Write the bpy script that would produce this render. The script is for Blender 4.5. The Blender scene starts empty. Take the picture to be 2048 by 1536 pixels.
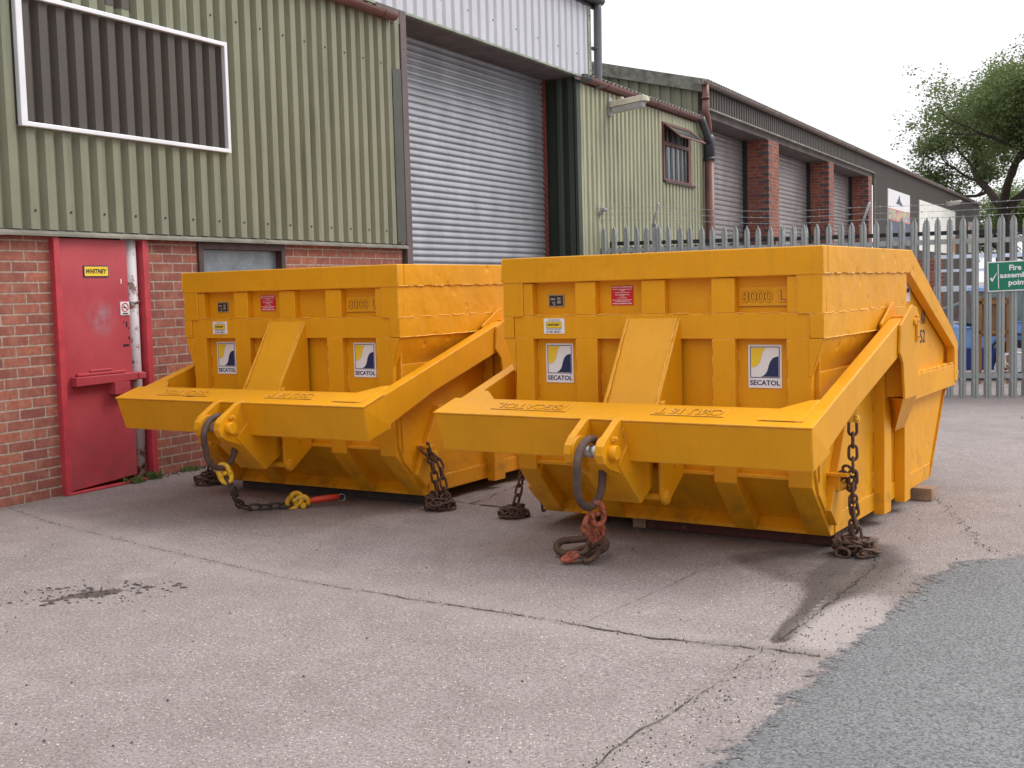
import bpy, bmesh, math, random
from mathutils import Vector, Matrix, Euler, noise
random.seed(7)
R_ = math.radians
sc = bpy.context.scene
C = sc.collection

# ---------------------------------------------------------------- camera
F_PX, PITCH, ROLL, CAM_H = 2369.8, -0.0786, 0.0258, 1.4
cd = bpy.data.cameras.new("camera"); cam = bpy.data.objects.new("camera", cd); C.objects.link(cam)
cd.sensor_width = 36; cd.lens = F_PX / 2048 * 36; cd.clip_end = 2000; cd.clip_start = 0.05
fw = Vector((0, math.cos(PITCH), math.sin(PITCH))); up0 = Vector((0, -math.sin(PITCH), math.cos(PITCH))); rt0 = Vector((1, 0, 0))
rt = rt0 * math.cos(ROLL) - up0 * math.sin(ROLL); up = rt0 * math.sin(ROLL) + up0 * math.cos(ROLL)
m = Matrix((rt, up, -fw)).transposed().to_4x4(); m.translation = (0, 0, CAM_H)
cam.matrix_world = m; sc.camera = cam

# ---------------------------------------------------------------- world / sun
SUN_EL, SUN_AZ = R_(46), R_(78)       # azimuth measured clockwise from +Y
w = bpy.data.worlds.new("World"); sc.world = w; w.use_nodes = True
nt = w.node_tree; nt.nodes.clear()
out = nt.nodes.new('ShaderNodeOutputWorld'); bg = nt.nodes.new('ShaderNodeBackground')
sky = nt.nodes.new('ShaderNodeTexSky'); sky.sky_type = 'NISHITA'; sky.sun_disc = False
sky.sun_elevation = SUN_EL; sky.sun_rotation = SUN_AZ; sky.dust_density = 4; sky.air_density = 1.0
mixw = nt.nodes.new('ShaderNodeMix'); mixw.data_type = 'RGBA'; mixw.inputs[0].default_value = 0.86
# bright white cloud layer, brighter towards the zenith as an overcast sky is
tcw = nt.nodes.new('ShaderNodeTexCoord'); spw = nt.nodes.new('ShaderNodeSeparateXYZ'); nt.links.new(tcw.outputs['Generated'], spw.inputs[0])
crw = nt.nodes.new('ShaderNodeMapRange'); crw.inputs[1].default_value = 0.05; crw.inputs[2].default_value = 1.0; crw.inputs[3].default_value = 10.8; crw.inputs[4].default_value = 21.0
nt.links.new(spw.outputs[2], crw.inputs[0])
cmw = nt.nodes.new('ShaderNodeVectorMath'); cmw.operation = 'SCALE'; cmw.inputs[0].default_value = (1.0, 1.0, 1.035); 
# sky dimmed behind the camera (-Y), added to darken faces turned that way
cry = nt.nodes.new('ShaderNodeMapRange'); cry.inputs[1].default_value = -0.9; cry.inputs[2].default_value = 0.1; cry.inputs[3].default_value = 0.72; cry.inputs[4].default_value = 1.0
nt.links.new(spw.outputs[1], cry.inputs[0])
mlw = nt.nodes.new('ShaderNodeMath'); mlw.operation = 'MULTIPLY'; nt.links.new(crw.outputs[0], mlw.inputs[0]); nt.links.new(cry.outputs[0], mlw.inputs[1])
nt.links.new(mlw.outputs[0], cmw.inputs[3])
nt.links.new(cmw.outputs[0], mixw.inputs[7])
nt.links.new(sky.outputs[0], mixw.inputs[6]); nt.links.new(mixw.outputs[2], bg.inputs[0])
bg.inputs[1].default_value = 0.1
nt.links.new(bg.outputs[0], out.inputs[0])
sd = bpy.data.lights.new("sun", 'SUN'); sun = bpy.data.objects.new("sun", sd); C.objects.link(sun)
sd.energy = 1.5; sd.angle = R_(26); sd.color = (1, 0.95, 0.88)
sdir = Vector((math.sin(SUN_AZ) * math.cos(SUN_EL), math.cos(SUN_AZ) * math.cos(SUN_EL), math.sin(SUN_EL)))
sun.rotation_euler = sdir.to_track_quat('Z', 'Y').to_euler()
sun.location = (6, -6, 12)
sc.view_settings.view_transform = 'Standard'; sc.view_settings.look = 'None'
sc.view_settings.exposure = 0.1; sc.view_settings.gamma = 1.0

# ---------------------------------------------------------------- material helpers
class NB:
    def __init__(s, name):
        s.m = bpy.data.materials.new(name); s.m.use_nodes = True; s.t = s.m.node_tree
        s.b = s.t.nodes['Principled BSDF']; s.tc = s.n('ShaderNodeTexCoord')
    def n(s, k, **kw):
        x = s.t.nodes.new(k)
        for a, b in kw.items(): setattr(x, a, b)
        return x
    def l(s, a, b): s.t.links.new(a, b)
    def noise(s, scale, detail=4, rough=.55, vec=None, dist=0, stretch=None):
        x = s.n('ShaderNodeTexNoise'); x.inputs['Scale'].default_value = scale; x.inputs['Detail'].default_value = detail
        x.inputs['Roughness'].default_value = rough; x.inputs['Distortion'].default_value = dist
        v = vec or s.tc.outputs['Object']
        if stretch:
            mp = s.n('ShaderNodeMapping'); mp.inputs['Scale'].default_value = stretch; s.l(v, mp.inputs[0]); v = mp.outputs[0]
        s.l(v, x.inputs['Vector']); return x.outputs['Fac']
    def vor(s, scale, feature='F1', out='Distance', vec=None, rnd=1):
        x = s.n('ShaderNodeTexVoronoi', feature=feature); x.inputs['Scale'].default_value = scale
        x.inputs['Randomness'].default_value = rnd
        s.l(vec or s.tc.outputs['Object'], x.inputs['Vector']); return x.outputs[out]
    def ramp(s, fac, stops):
        x = s.n('ShaderNodeValToRGB'); e = x.color_ramp.elements
        while len(e) < len(stops): e.new(.5)
        for i, (p, c) in enumerate(stops):
            e[i].position = p; e[i].color = (c, c, c, 1) if isinstance(c, (int, float)) else (*c, 1)
        s.l(fac, x.inputs[0]); return x.outputs[0]
    def mix(s, fac, a, b, mode='MIX'):
        x = s.n('ShaderNodeMix', data_type='RGBA', blend_type=mode)
        for i, v in ((0, fac), (6, a), (7, b)):
            if isinstance(v, (int, float)): x.inputs[i].default_value = v
            elif isinstance(v, tuple): x.inputs[i].default_value = (*v, 1)
            else: s.l(v, x.inputs[i])
        return x.outputs[2]
    def math(s, op, a, b=0.0):
        x = s.n('ShaderNodeMath', operation=op)
        for i, v in ((0, a), (1, b)):
            if isinstance(v, (int, float)): x.inputs[i].default_value = v
            else: s.l(v, x.inputs[i])
        return x.outputs[0]
    def base(s, c):
        if isinstance(c, tuple): s.b.inputs['Base Color'].default_value = (*c, 1)
        else: s.l(c, s.b.inputs['Base Color'])
    def rough(s, r):
        if isinstance(r, (int, float)): s.b.inputs['Roughness'].default_value = r
        else: s.l(r, s.b.inputs['Roughness'])
    def bump(s, h, dist, strength=1.0, prev=None):
        x = s.n('ShaderNodeBump'); x.inputs['Strength'].default_value = strength; x.inputs['Distance'].default_value = dist
        s.l(h, x.inputs['Height'])
        if prev: s.l(prev, x.inputs['Normal'])
        s.l(x.outputs[0], s.b.inputs['Normal']); return x.outputs[0]

def simple(name, col, rough=.5, metal=0, var=.12, scale=8, bump=0, bscale=60):
    k = NB(name); f = k.noise(scale, 5)
    lo = tuple(max(c * (1 - var), 0) for c in col); hi = tuple(min(c * (1 + var), 1) for c in col)
    k.base(k.ramp(f, [(.3, lo), (.7, hi)])); k.rough(rough); k.b.inputs['Metallic'].default_value = metal
    if bump: k.bump(k.noise(bscale, 3), bump)
    return k.m

DENTS = [(-.24, 1.515, .05), (-.275, 1.50, .04), (-.19, 1.465, .04), (.02, 1.51, .05), (.20, 1.37, .075), (.25, 1.33, .06), (-.62, 1.52, .03)]
def paint_yellow(name, dent=.012, col=(.765, .337, .006)):
    k = NB(name)
    big = k.noise(1.6, 4, .6); sm = k.noise(22, 5, .65); streak = k.noise(5, 5, .6, stretch=(3.5, 3.5, .45))
    c = k.ramp(big, [(.3, tuple(x * .90 for x in col)), (.7, tuple(x * 1.06 for x in col))])
    c = k.mix(k.ramp(streak, [(.52, 0), (.74, .30)]), c, (.56, .26, .012))
    c = k.mix(k.ramp(sm, [(.60, 0), (.78, .30)]), c, (.42, .20, .02))
    chips = k.noise(75, 2, .5)
    c = k.mix(k.ramp(chips, [(.80, 0), (.83, .8)]), c, (.20, .09, .03))
    sz = k.n('ShaderNodeSeparateXYZ'); k.l(k.tc.outputs['Object'], sz.inputs[0])
    low = k.math('MULTIPLY', k.ramp(sz.outputs[2], [(.12, 1), (.50, 0)]), k.ramp(k.noise(4.5, 6, .7, dist=.6), [(.50, 0), (.70, .55)]))
    c = k.mix(low, c, (.20, .115, .03))      # scuffs and road dirt on the low plates
    # worn, lighter scrapes close to plate edges
    bev = k.n('ShaderNodeBevel'); bev.samples = 4; bev.inputs['Radius'].default_value = .012
    geo = k.n('ShaderNodeNewGeometry'); dt = k.n('ShaderNodeVectorMath', operation='DOT_PRODUCT')
    k.l(bev.outputs[0], dt.inputs[0]); k.l(geo.outputs['Normal'], dt.inputs[1])
    edge = k.math('SUBTRACT', 1.0, dt.outputs['Value'])
    edge = k.math('MULTIPLY', k.ramp(edge, [(.02, 0), (.14, 1)]), k.ramp(k.noise(14, 4), [(.44, 0), (.62, .75)]))
    c = k.mix(edge, c, (.86, .50, .16))
    k.base(c); k.rough(k.ramp(k.noise(9, 5), [(.3, .36), (.7, .55)]))
    k.b.inputs['Specular IOR Level'].default_value = .30
    p = k.bump(k.noise(3.2, 3, .5), dent, .8)
    v = k.vor(5.5, 'SMOOTH_F1'); sv = k.n('ShaderNodeSeparateColor'); k.l(k.vor(5.5, out='Color'), sv.inputs[0])
    dn_ = k.math('MULTIPLY', k.ramp(v, [(.0, 0), (.16, 1)]), 1.0)
    if dent > .02: p = k.bump(dn_, .010, .7, p)
    nv = k.n('ShaderNodeTexNoise'); nv.inputs['Scale'].default_value = 18; k.l(k.tc.outputs['Object'], nv.inputs['Vector'])
    sc__ = k.n('ShaderNodeVectorMath', operation='SCALE'); sc__.inputs[3].default_value = .05; k.l(nv.outputs['Color'], sc__.inputs[0]); of = k.n('ShaderNodeVectorMath', operation='SUBTRACT'); of.inputs[1].default_value = (.025, .025, .025); k.l(sc__.outputs[0], of.inputs[0])
    dv = k.n('ShaderNodeVectorMath', operation='ADD'); k.l(k.tc.outputs['Object'], dv.inputs[0]); k.l(of.outputs[0], dv.inputs[1])
    for (u_, z_, r__) in DENTS:
        d = k.n('ShaderNodeVectorMath', operation='DISTANCE'); d.inputs[1].default_value = (u_, 0.0, z_); k.l(dv.outputs[0], d.inputs[0])
        p = k.bump(k.ramp(k.math('DIVIDE', d.outputs['Value'], r__), [(.0, 0), (.25, .45), (1, 1)]), .0045, .8, p)
    p = k.bump(k.noise(320, 2), .0008, .5, p)
    k.bump(k.noise(45, 3), .0012, .5, p)
    return k.m
M = {}
M['yellow'] = paint_yellow('yellow_paint', .011)
M['yellow_side'] = paint_yellow('yellow_paint_dented', .030)
k = NB('weld_bead'); k.base(k.ramp(k.noise(40), [(.35, (.72, .35, .02)), (.65, (.84, .47, .07))])); k.rough(.4); M['weld'] = k.m
M['gapline'] = simple('letter_gap_line', (.26, .12, .012), .8)
M['inside'] = simple('skip_inside_rust', (.16, .08, .035), .8, 0, .4, 6, .004)

def rusty(name, a, b, c=None, s=14):
    k = NB(name); f = k.noise(s, 6, .7)
    st = [(.32, a), (.62, b)] + ([(.74, c)] if c else [])
    k.base(k.ramp(f, st)); k.rough(.72); k.b.inputs['Metallic'].default_value = .15
    k.bump(k.noise(120, 4), .0015, .8); return k.m
M['chain'] = rusty('rusty_chain', (.050, .030, .022), (.13, .070, .045), s=30)
M['chain_dark'] = rusty('oily_chain', (.030, .027, .024), (.085, .068, .050), s=30)
M['ring'] = rusty('worn_ring_steel', (.050, .030, .026), (.13, .078, .062), (.36, .25, .04), 9)
M['orange_rust'] = rusty('flaking_orange_paint', (.12, .06, .045), (.52, .13, .065), (.60, .19, .12), 40)
M['hook_yellow'] = simple('yellow_fitting_paint', (.75, .42, .02), .38, 0, .15, 20, .001)
M['redgrip'] = simple('red_grip', (.62, .045, .02), .4, 0, .12, 12)
M['steel'] = simple('bright_steel', (.45, .45, .45), .35, .8, .2, 25)
M['red_bearer'] = rusty('dark_red_bearer', (.07, .018, .015), (.12, .04, .03), (.30, .22, .10), 25)

def concrete():
    k = NB('pinkish_concrete'); geo = k.n('ShaderNodeNewGeometry'); P = geo.outputs['Position']
    big = k.noise(.55, 6, .62, P); mid = k.noise(4, 6, .7, P, .4); fine = k.noise(70, 4, .7, P)
    c = k.ramp(big, [(.30, (.280, .240, .231)), (.70, (.372, .325, .314))])
    lane = k.noise(1.1, 5, .6, P, .8, (1.6, .45, 1)); c = k.mix(k.ramp(lane, [(.52, 0), (.72, .38)]), c, (.185, .160, .152))
    c = k.mix(k.ramp(k.noise(2.6, 6, .75, P), [(.60, 0), (.72, .45)]), c, (.185, .150, .130))
    c = k.mix(k.ramp(mid, [(.45, 0), (.75, .45)]), c, (.205, .172, .160))
    c = k.mix(k.ramp(mid, [(.25, .35), (.45, 0)]), c, (.41, .372, .366))
    c = k.mix(k.ramp(fine, [(.38, .62), (.56, 0)]), c, (.12, .10, .095))
    stone = k.vor(95, out='Distance', vec=P); sc_ = k.vor(95, out='Color', vec=P)
    sep = k.n('ShaderNodeSeparateColor'); k.l(sc_, sep.inputs[0])
    sel = k.math('MULTIPLY', k.ramp(stone, [(.22, 1), (.32, 0)]), k.ramp(sep.outputs[0], [(.72, 0), (.80, 1)]))
    c = k.mix(k.math('MULTIPLY', sel, .85), c, (.72, .67, .61))
    seld = k.math('MULTIPLY', k.ramp(stone, [(.20, 1), (.34, 0)]), k.ramp(sep.outputs[1], [(.70, 0), (.76, 1)]))
    c = k.mix(k.math('MULTIPLY', seld, .85), c, (.065, .055, .052))
    v2 = k.vor(30, vec=P); s2 = k.n('ShaderNodeSeparateColor'); k.l(k.vor(30, out='Color', vec=P), s2.inputs[0])
    sel2 = k.math('MULTIPLY', k.ramp(v2, [(.10, 1), (.16, 0)]), k.ramp(s2.outputs[0], [(.78, 0), (.82, 1)]))
    c = k.mix(k.math('MULTIPLY', sel2, .8), c, (.68, .63, .56))
    at = k.n('ShaderNodeAttribute', attribute_name='stain'); sa = k.n('ShaderNodeSeparateColor'); k.l(at.outputs['Color'], sa.inputs[0])
    br = k.noise(9, 5, .7, P)
    wet = k.ramp(k.math('ADD', sa.outputs[0], k.math('MULTIPLY', k.math('SUBTRACT', br, .5), .5)), [(.25, 0), (.75, 1)])
    c = k.mix(k.math('MULTIPLY', wet, .80), c, (.060, .045, .038))
    c = k.mix(k.math('MULTIPLY', sa.outputs[1], .55), c, (.42, .375, .36))
    c = k.mix(k.math('MULTIPLY', sa.outputs[2], .5), c, (.15, .125, .10))
    k.base(c); k.rough(.93); k.b.inputs['Specular IOR Level'].default_value = .25
    p = k.bump(fine, .006, .7); p = k.bump(mid, .02, .35, p); k.bump(stone, .004, .5, p)
    return k.m
M['concrete'] = concrete()
def asphalt():
    k = NB('blue_grey_asphalt'); geo = k.n('ShaderNodeNewGeometry'); P = geo.outputs['Position']
    big = k.noise(.9, 6, .6, P); fine = k.noise(90, 4, .75, P); mid = k.noise(7, 5, .7, P)
    c = k.ramp(big, [(.3, (.215, .220, .226)), (.7, (.290, .295, .299))])
    c = k.mix(k.ramp(mid, [(.5, 0), (.8, .35)]), c, (.24, .225, .215))
    c = k.mix(k.ramp(fine, [(.38, .8), (.55, 0)]), c, (.06, .062, .068))
    c = k.mix(k.ramp(fine, [(.58, 0), (.72, .5)]), c, (.36, .36, .36))
    v = k.vor(70, vec=P); s2 = k.n('ShaderNodeSeparateColor'); k.l(k.vor(70, out='Color', vec=P), s2.inputs[0])
    sel = k.math('MULTIPLY', k.ramp(v, [(.14, 1), (.24, 0)]), k.ramp(s2.outputs[0], [(.88, 0), (.92, 1)]))
    c = k.mix(k.math('MULTIPLY', sel, .85), c, (.62, .60, .56))
    k.base(c); k.rough(.95); k.b.inputs['Specular IOR Level'].default_value = .2
    p = k.bump(fine, .012, .8); k.bump(v, .006, .6, p)
    at = k.n('ShaderNodeAttribute', attribute_name='edge'); sa = k.n('ShaderNodeSeparateColor'); k.l(at.outputs['Color'], sa.inputs[0])
    k.l(k.ramp(k.math('ADD', sa.outputs[0], k.math('MULTIPLY', k.math('SUBTRACT', k.noise(11, 8, .85, P), .5), 2.2)), [(.46, 0), (.56, 1)]), k.b.inputs['Alpha'])
    return k.m
M['asphalt'] = asphalt()
M['crack'] = simple('crack_dirt', (.045, .036, .03), .95, 0, .3, 30)
M['dirt'] = simple('tarry_dirt', (.05, .04, .038), .9, 0, .4, 40, .004)
M['stone_dark'] = simple('dark_grit', (.075, .062, .058), .9, 0, .5, 60)

def brick(name, c1, c2, mortar, grime=.4):
    k = NB(name); mp = k.n('ShaderNodeMapping'); mp.inputs['Rotation'].default_value = (R_(-90), 0, 0)
    cx = k.n('ShaderNodeSeparateXYZ'); k.l(k.tc.outputs['Object'], cx.inputs[0])
    cm = k.n('ShaderNodeCombineXYZ'); k.l(k.math('ADD', cx.outputs[0], cx.outputs[1]), cm.inputs[0]); k.l(cx.outputs[2], cm.inputs[1])
    V = cm.outputs[0]
    def bt(a, b, mo):
        t = k.n('ShaderNodeTexBrick'); t.offset = .5; t.inputs['Scale'].default_value = 1
        t.inputs['Brick Width'].default_value = .222; t.inputs['Row Height'].default_value = .0735
        t.inputs['Mortar Size'].default_value = .0075; t.inputs['Mortar Smooth'].default_value = .25; t.inputs['Bias'].default_value = 0
        for n_, v in (('Color1', a), ('Color2', b), ('Mortar', mo)): t.inputs[n_].default_value = (*v, 1)
        k.l(V, t.inputs['Vector']); return t
    t = bt(c1, c2, mortar); n1 = k.noise(26, 5, .7); n2 = k.noise(1.3, 5, .6); n3 = k.noise(7, 4, .6)
    c = k.mix(k.ramp(n1, [(.42, .45), (.62, 0)]), t.outputs['Color'], (.15, .05, .04))
    c = k.mix(k.ramp(n3, [(.50, 0), (.75, .40)]), c, (.52, .30, .20))
    c = k.mix(k.ramp(n2, [(.45, 0), (.75, grime)]), c, (.10, .055, .05))
    k.base(c); k.rough(.88)
    p = k.bump(k.math('SUBTRACT', 1.0, t.outputs['Fac']), .006, .9); k.bump(n1, .003, .6, p)
    return k.m
M['brick'] = brick('red_brick', (.45, .150, .092), (.27, .086, .066), (.47, .38, .31), .32)
M['brick2'] = brick('pillar_brick', (.36, .10, .055), (.22, .055, .04), (.34, .27, .22), .5)
def clad(name, base, dark, streak=.5, v=.12, rough=.6):
    k = NB(name); st = k.noise(5, 5, .65, stretch=(2.5, 2.5, .16)); b = k.noise(.9, 5, .6); sp = k.noise(60, 3, .6)
    c = k.ramp(b, [(.3, tuple(x * (1 - v) for x in base)), (.7, tuple(x * (1 + v) for x in base))])
    c = k.mix(k.ramp(st, [(.50, 0), (.80, streak)]), c, dark)
    c = k.mix(k.ramp(sp, [(.70, 0), (.76, .35)]), c, tuple(min(x * 1.7, 1) for x in base))
    k.base(c); k.rough(rough); k.bump(k.noise(14, 3), .002, .4); return k.m
M['eng_brick'] = simple('blue_engineering_brick', (.085, .07, .075), .7, 0, .3, 20)
M['olive'] = clad('olive_cladding', (.225, .232, .158), (.075, .073, .058), .65)
M['olive_light'] = clad('pale_olive_cladding', (.36, .36, .24), (.080, .075, .060), .85)
M['brown_clad'] = clad('brown_cladding', (.078, .066, .056), (.045, .038, .034), .4)
M['green_dark'] = clad('dark_green_flashing', (.040, .055, .042), (.025, .032, .026), .4)
M['grey_clad'] = clad('pale_grey_cladding', (.56, .57, .62), (.34, .35, .37), .35, .05)
M['purple_flash'] = simple('mauve_brown_flashing', (.115, .082, .080), .5, 0, .15, 5)
M['flash_olive'] = simple('weathered_sill_flashing', (.20, .19, .155), .5, 0, .35, 4)
M['gutter'] = simple('brown_plastic_gutter', (.155, .062, .050), .42, 0, .2, 4)
M['gutter_grey'] = simple('faded_brown_gutter', (.155, .115, .10), .5, 0, .25, 3)
M['pvc_dark'] = simple('dark_grey_pipe', (.045, .047, .055), .4, 0, .2, 6)
M['pvc_grey'] = simple('grey_drainpipe', (.13, .14, .16), .45, 0, .15, 4)
M['asbestos'] = simple('mossy_fibre_cement', (.17, .165, .14), .9, 0, .45, 9, .004)
M['alu'] = simple('white_aluminium_frame', (.78, .79, .82), .3, .25, .06, 6)
M['door_red'] = None
k = NB('faded_red_door'); a = k.noise(2.2, 5, .6); sp = k.noise(30, 5, .7)
c = k.ramp(a, [(.3, (.40, .042, .058)), (.7, (.51, .075, .092))])
c = k.mix(k.ramp(sp, [(.66, 0), (.76, .5)]), c, (.16, .06, .06))
vd = k.n('ShaderNodeVectorMath', operation='DISTANCE'); vd.inputs[1].default_value = (6.42, -.02, 1.27); k.l(k.tc.outputs['Object'], vd.inputs[0])
c = k.mix(k.math('MULTIPLY', k.ramp(vd.outputs['Value'], [(.04, 1), (.16, 0)]), k.ramp(k.noise(9, 4), [(.4, .1), (.6, .8)])), c, (.35, .24, .27))
dz = k.n('ShaderNodeSeparateXYZ'); k.l(k.tc.outputs['Object'], dz.inputs[0])
c = k.mix(k.math('MULTIPLY', k.ramp(dz.outputs[2], [(.02, 1), (.55, .0)]), k.ramp(k.noise(8, 6, .75), [(.42, 0), (.66, .6)])), c, (.17, .06, .06))
c = k.mix(k.ramp(k.noise(6, 6, .7, stretch=(5, 5, .35)), [(.60, 0), (.74, .30)]), c, (.30, .05, .06))
c = k.mix(k.ramp(k.noise(48, 3, .6), [(.72, 0), (.75, .8)]), c, (.55, .35, .33))
k.base(c); k.rough(.5); k.bump(k.noise(3, 3), .006, .5); M['door_red'] = k.m
M['door_trim'] = simple('pink_red_trim', (.50, .052, .068), .45, 0, .2, 7)
M['white_rust'] = None
k = NB('rusty_white_post'); c = k.mix(k.ramp(k.noise(7, 6, .75), [(.52, 0), (.58, 1)]), (.60, .56, .58), (.13, .065, .04)); k.base(c); k.rough(.6); M['white_rust'] = k.m
def glass(name, tint, rough=.06):
    k = NB(name); a = k.noise(6, 5, .7)
    k.base(k.ramp(a, [(.3, tuple(x * .6 for x in tint)), (.7, tint)])); k.rough(k.ramp(a, [(.4, rough), (.7, rough + .2)]))
    k.b.inputs['Specular IOR Level'].default_value = .8; return k.m
M['glass'] = glass('dirty_glass', (.085, .105, .115))
M['glass_pale'] = glass('frosted_glass', (.24, .28, .31), .15)
M['wood_red'] = simple('red_brown_wood', (.15, .048, .038), .55, 0, .3, 10)
M['wood_dark'] = simple('dark_brown_wood', (.07, .04, .036), .6, 0, .3, 10)
M['timber'] = simple('weathered_timber', (.30, .20, .13), .8, 0, .3, 12, .003)
M['shutter'] = None
def shut(name, base, dark):
    k = NB(name); st = k.noise(3, 5, .6, stretch=(1, 1, .5)); sp = k.noise(130, 2, .6)
    c = k.ramp(st, [(.3, base), (.75, dark)])
    c = k.mix(k.ramp(sp, [(.66, 0), (.74, .5)]), c, tuple(min(1, x * 1.8) for x in base))
    k.base(c); k.rough(.40); k.b.inputs['Metallic'].default_value = .4; return k.m
M['shutter'] = shut('galvanised_shutter', (.38, .39, .43), (.26, .27, .295))
M['shutter2'] = shut('dull_shutter', (.34, .31, .31), (.22, .20, .20))
k = NB('galvanised_palisade'); v = k.vor(70, out='Color'); s = k.n('ShaderNodeSeparateColor'); k.l(v, s.inputs[0])
k.base(k.mix(k.ramp(k.noise(5, 5), [(.35, 0), (.7, 1)]), k.ramp(s.outputs[0], [(0, (.30, .325, .325)), (1, (.42, .445, .445))]), (.33, .35, .345)))
k.rough(.5); k.b.inputs['Metallic'].default_value = .25; M['galv'] = k.m
M['galv_dark'] = simple('weathered_dark_steel', (.10, .105, .11), .6, .3, .2, 8)
M['black'] = simple('black', (.018, .018, .02), .5, 0, .2, 8)
M['white'] = simple('white_vinyl', (.80, .80, .82), .4, 0, .03, 8)
M['navy'] = simple('navy_vinyl', (.012, .028, .10), .4, 0, .05, 8)
M['sign_yellow'] = simple('yellow_vinyl', (.86, .60, .03), .4, 0, .05, 8)
M['sign_red'] = simple('red_vinyl', (.62, .012, .025), .4, 0, .05, 8)
M['sign_green'] = simple('green_sign', (.006, .19, .105), .35, 0, .06, 4)
M['soffit'] = simple('grey_brown_soffit', (.12, .10, .095), .9, 0, .3, 3)
M['lampbody'] = simple('cream_lamp_housing', (.58, .54, .42), .5, 0, .15, 9)
M['lampglass'] = simple('grey_lamp_diffuser', (.42, .42, .43), .2, 0, .12, 9)
M['bark'] = simple('bark', (.055, .042, .032), .95, 0, .35, 5, .02)
def leaf(name, a, b):
    k = NB(name); k.base(k.ramp(k.noise(1.4, 4, .7), [(.3, a), (.7, b)])); k.rough(.55)
    tr = k.n('ShaderNodeBsdfTranslucent'); tr.inputs[0].default_value = (*[x * 1.5 for x in b], 1)
    mx = k.n('ShaderNodeMixShader'); mx.inputs[0].default_value = .3
    o = k.t.nodes['Material Output']; k.l(k.b.outputs[0], mx.inputs[1]); k.l(tr.outputs[0], mx.inputs[2]); k.l(mx.outputs[0], o.inputs[0]); return k.m
M['leaf'] = leaf('oak_leaves', (.055, .090, .025), (.135, .180, .055))
M['weed'] = leaf('weed_leaves', (.06, .11, .03), (.12, .19, .05))
M['blue'] = simple('pale_blue_car_paint', (.22, .40, .78), .25, 0, .05, 3)
M['blue_dark'] = simple('dark_blue_paint', (.02, .04, .20), .3, 0, .1, 3)
M['brown_ply'] = simple('brown_plywood', (.22, .115, .055), .7, 0, .25, 6)
M['tyre'] = simple('tyre_rubber', (.02, .02, .02), .8)
M['whitepaint'] = simple('white_gloss_steel', (.72, .73, .78), .4, 0, .06, 8)

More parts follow.
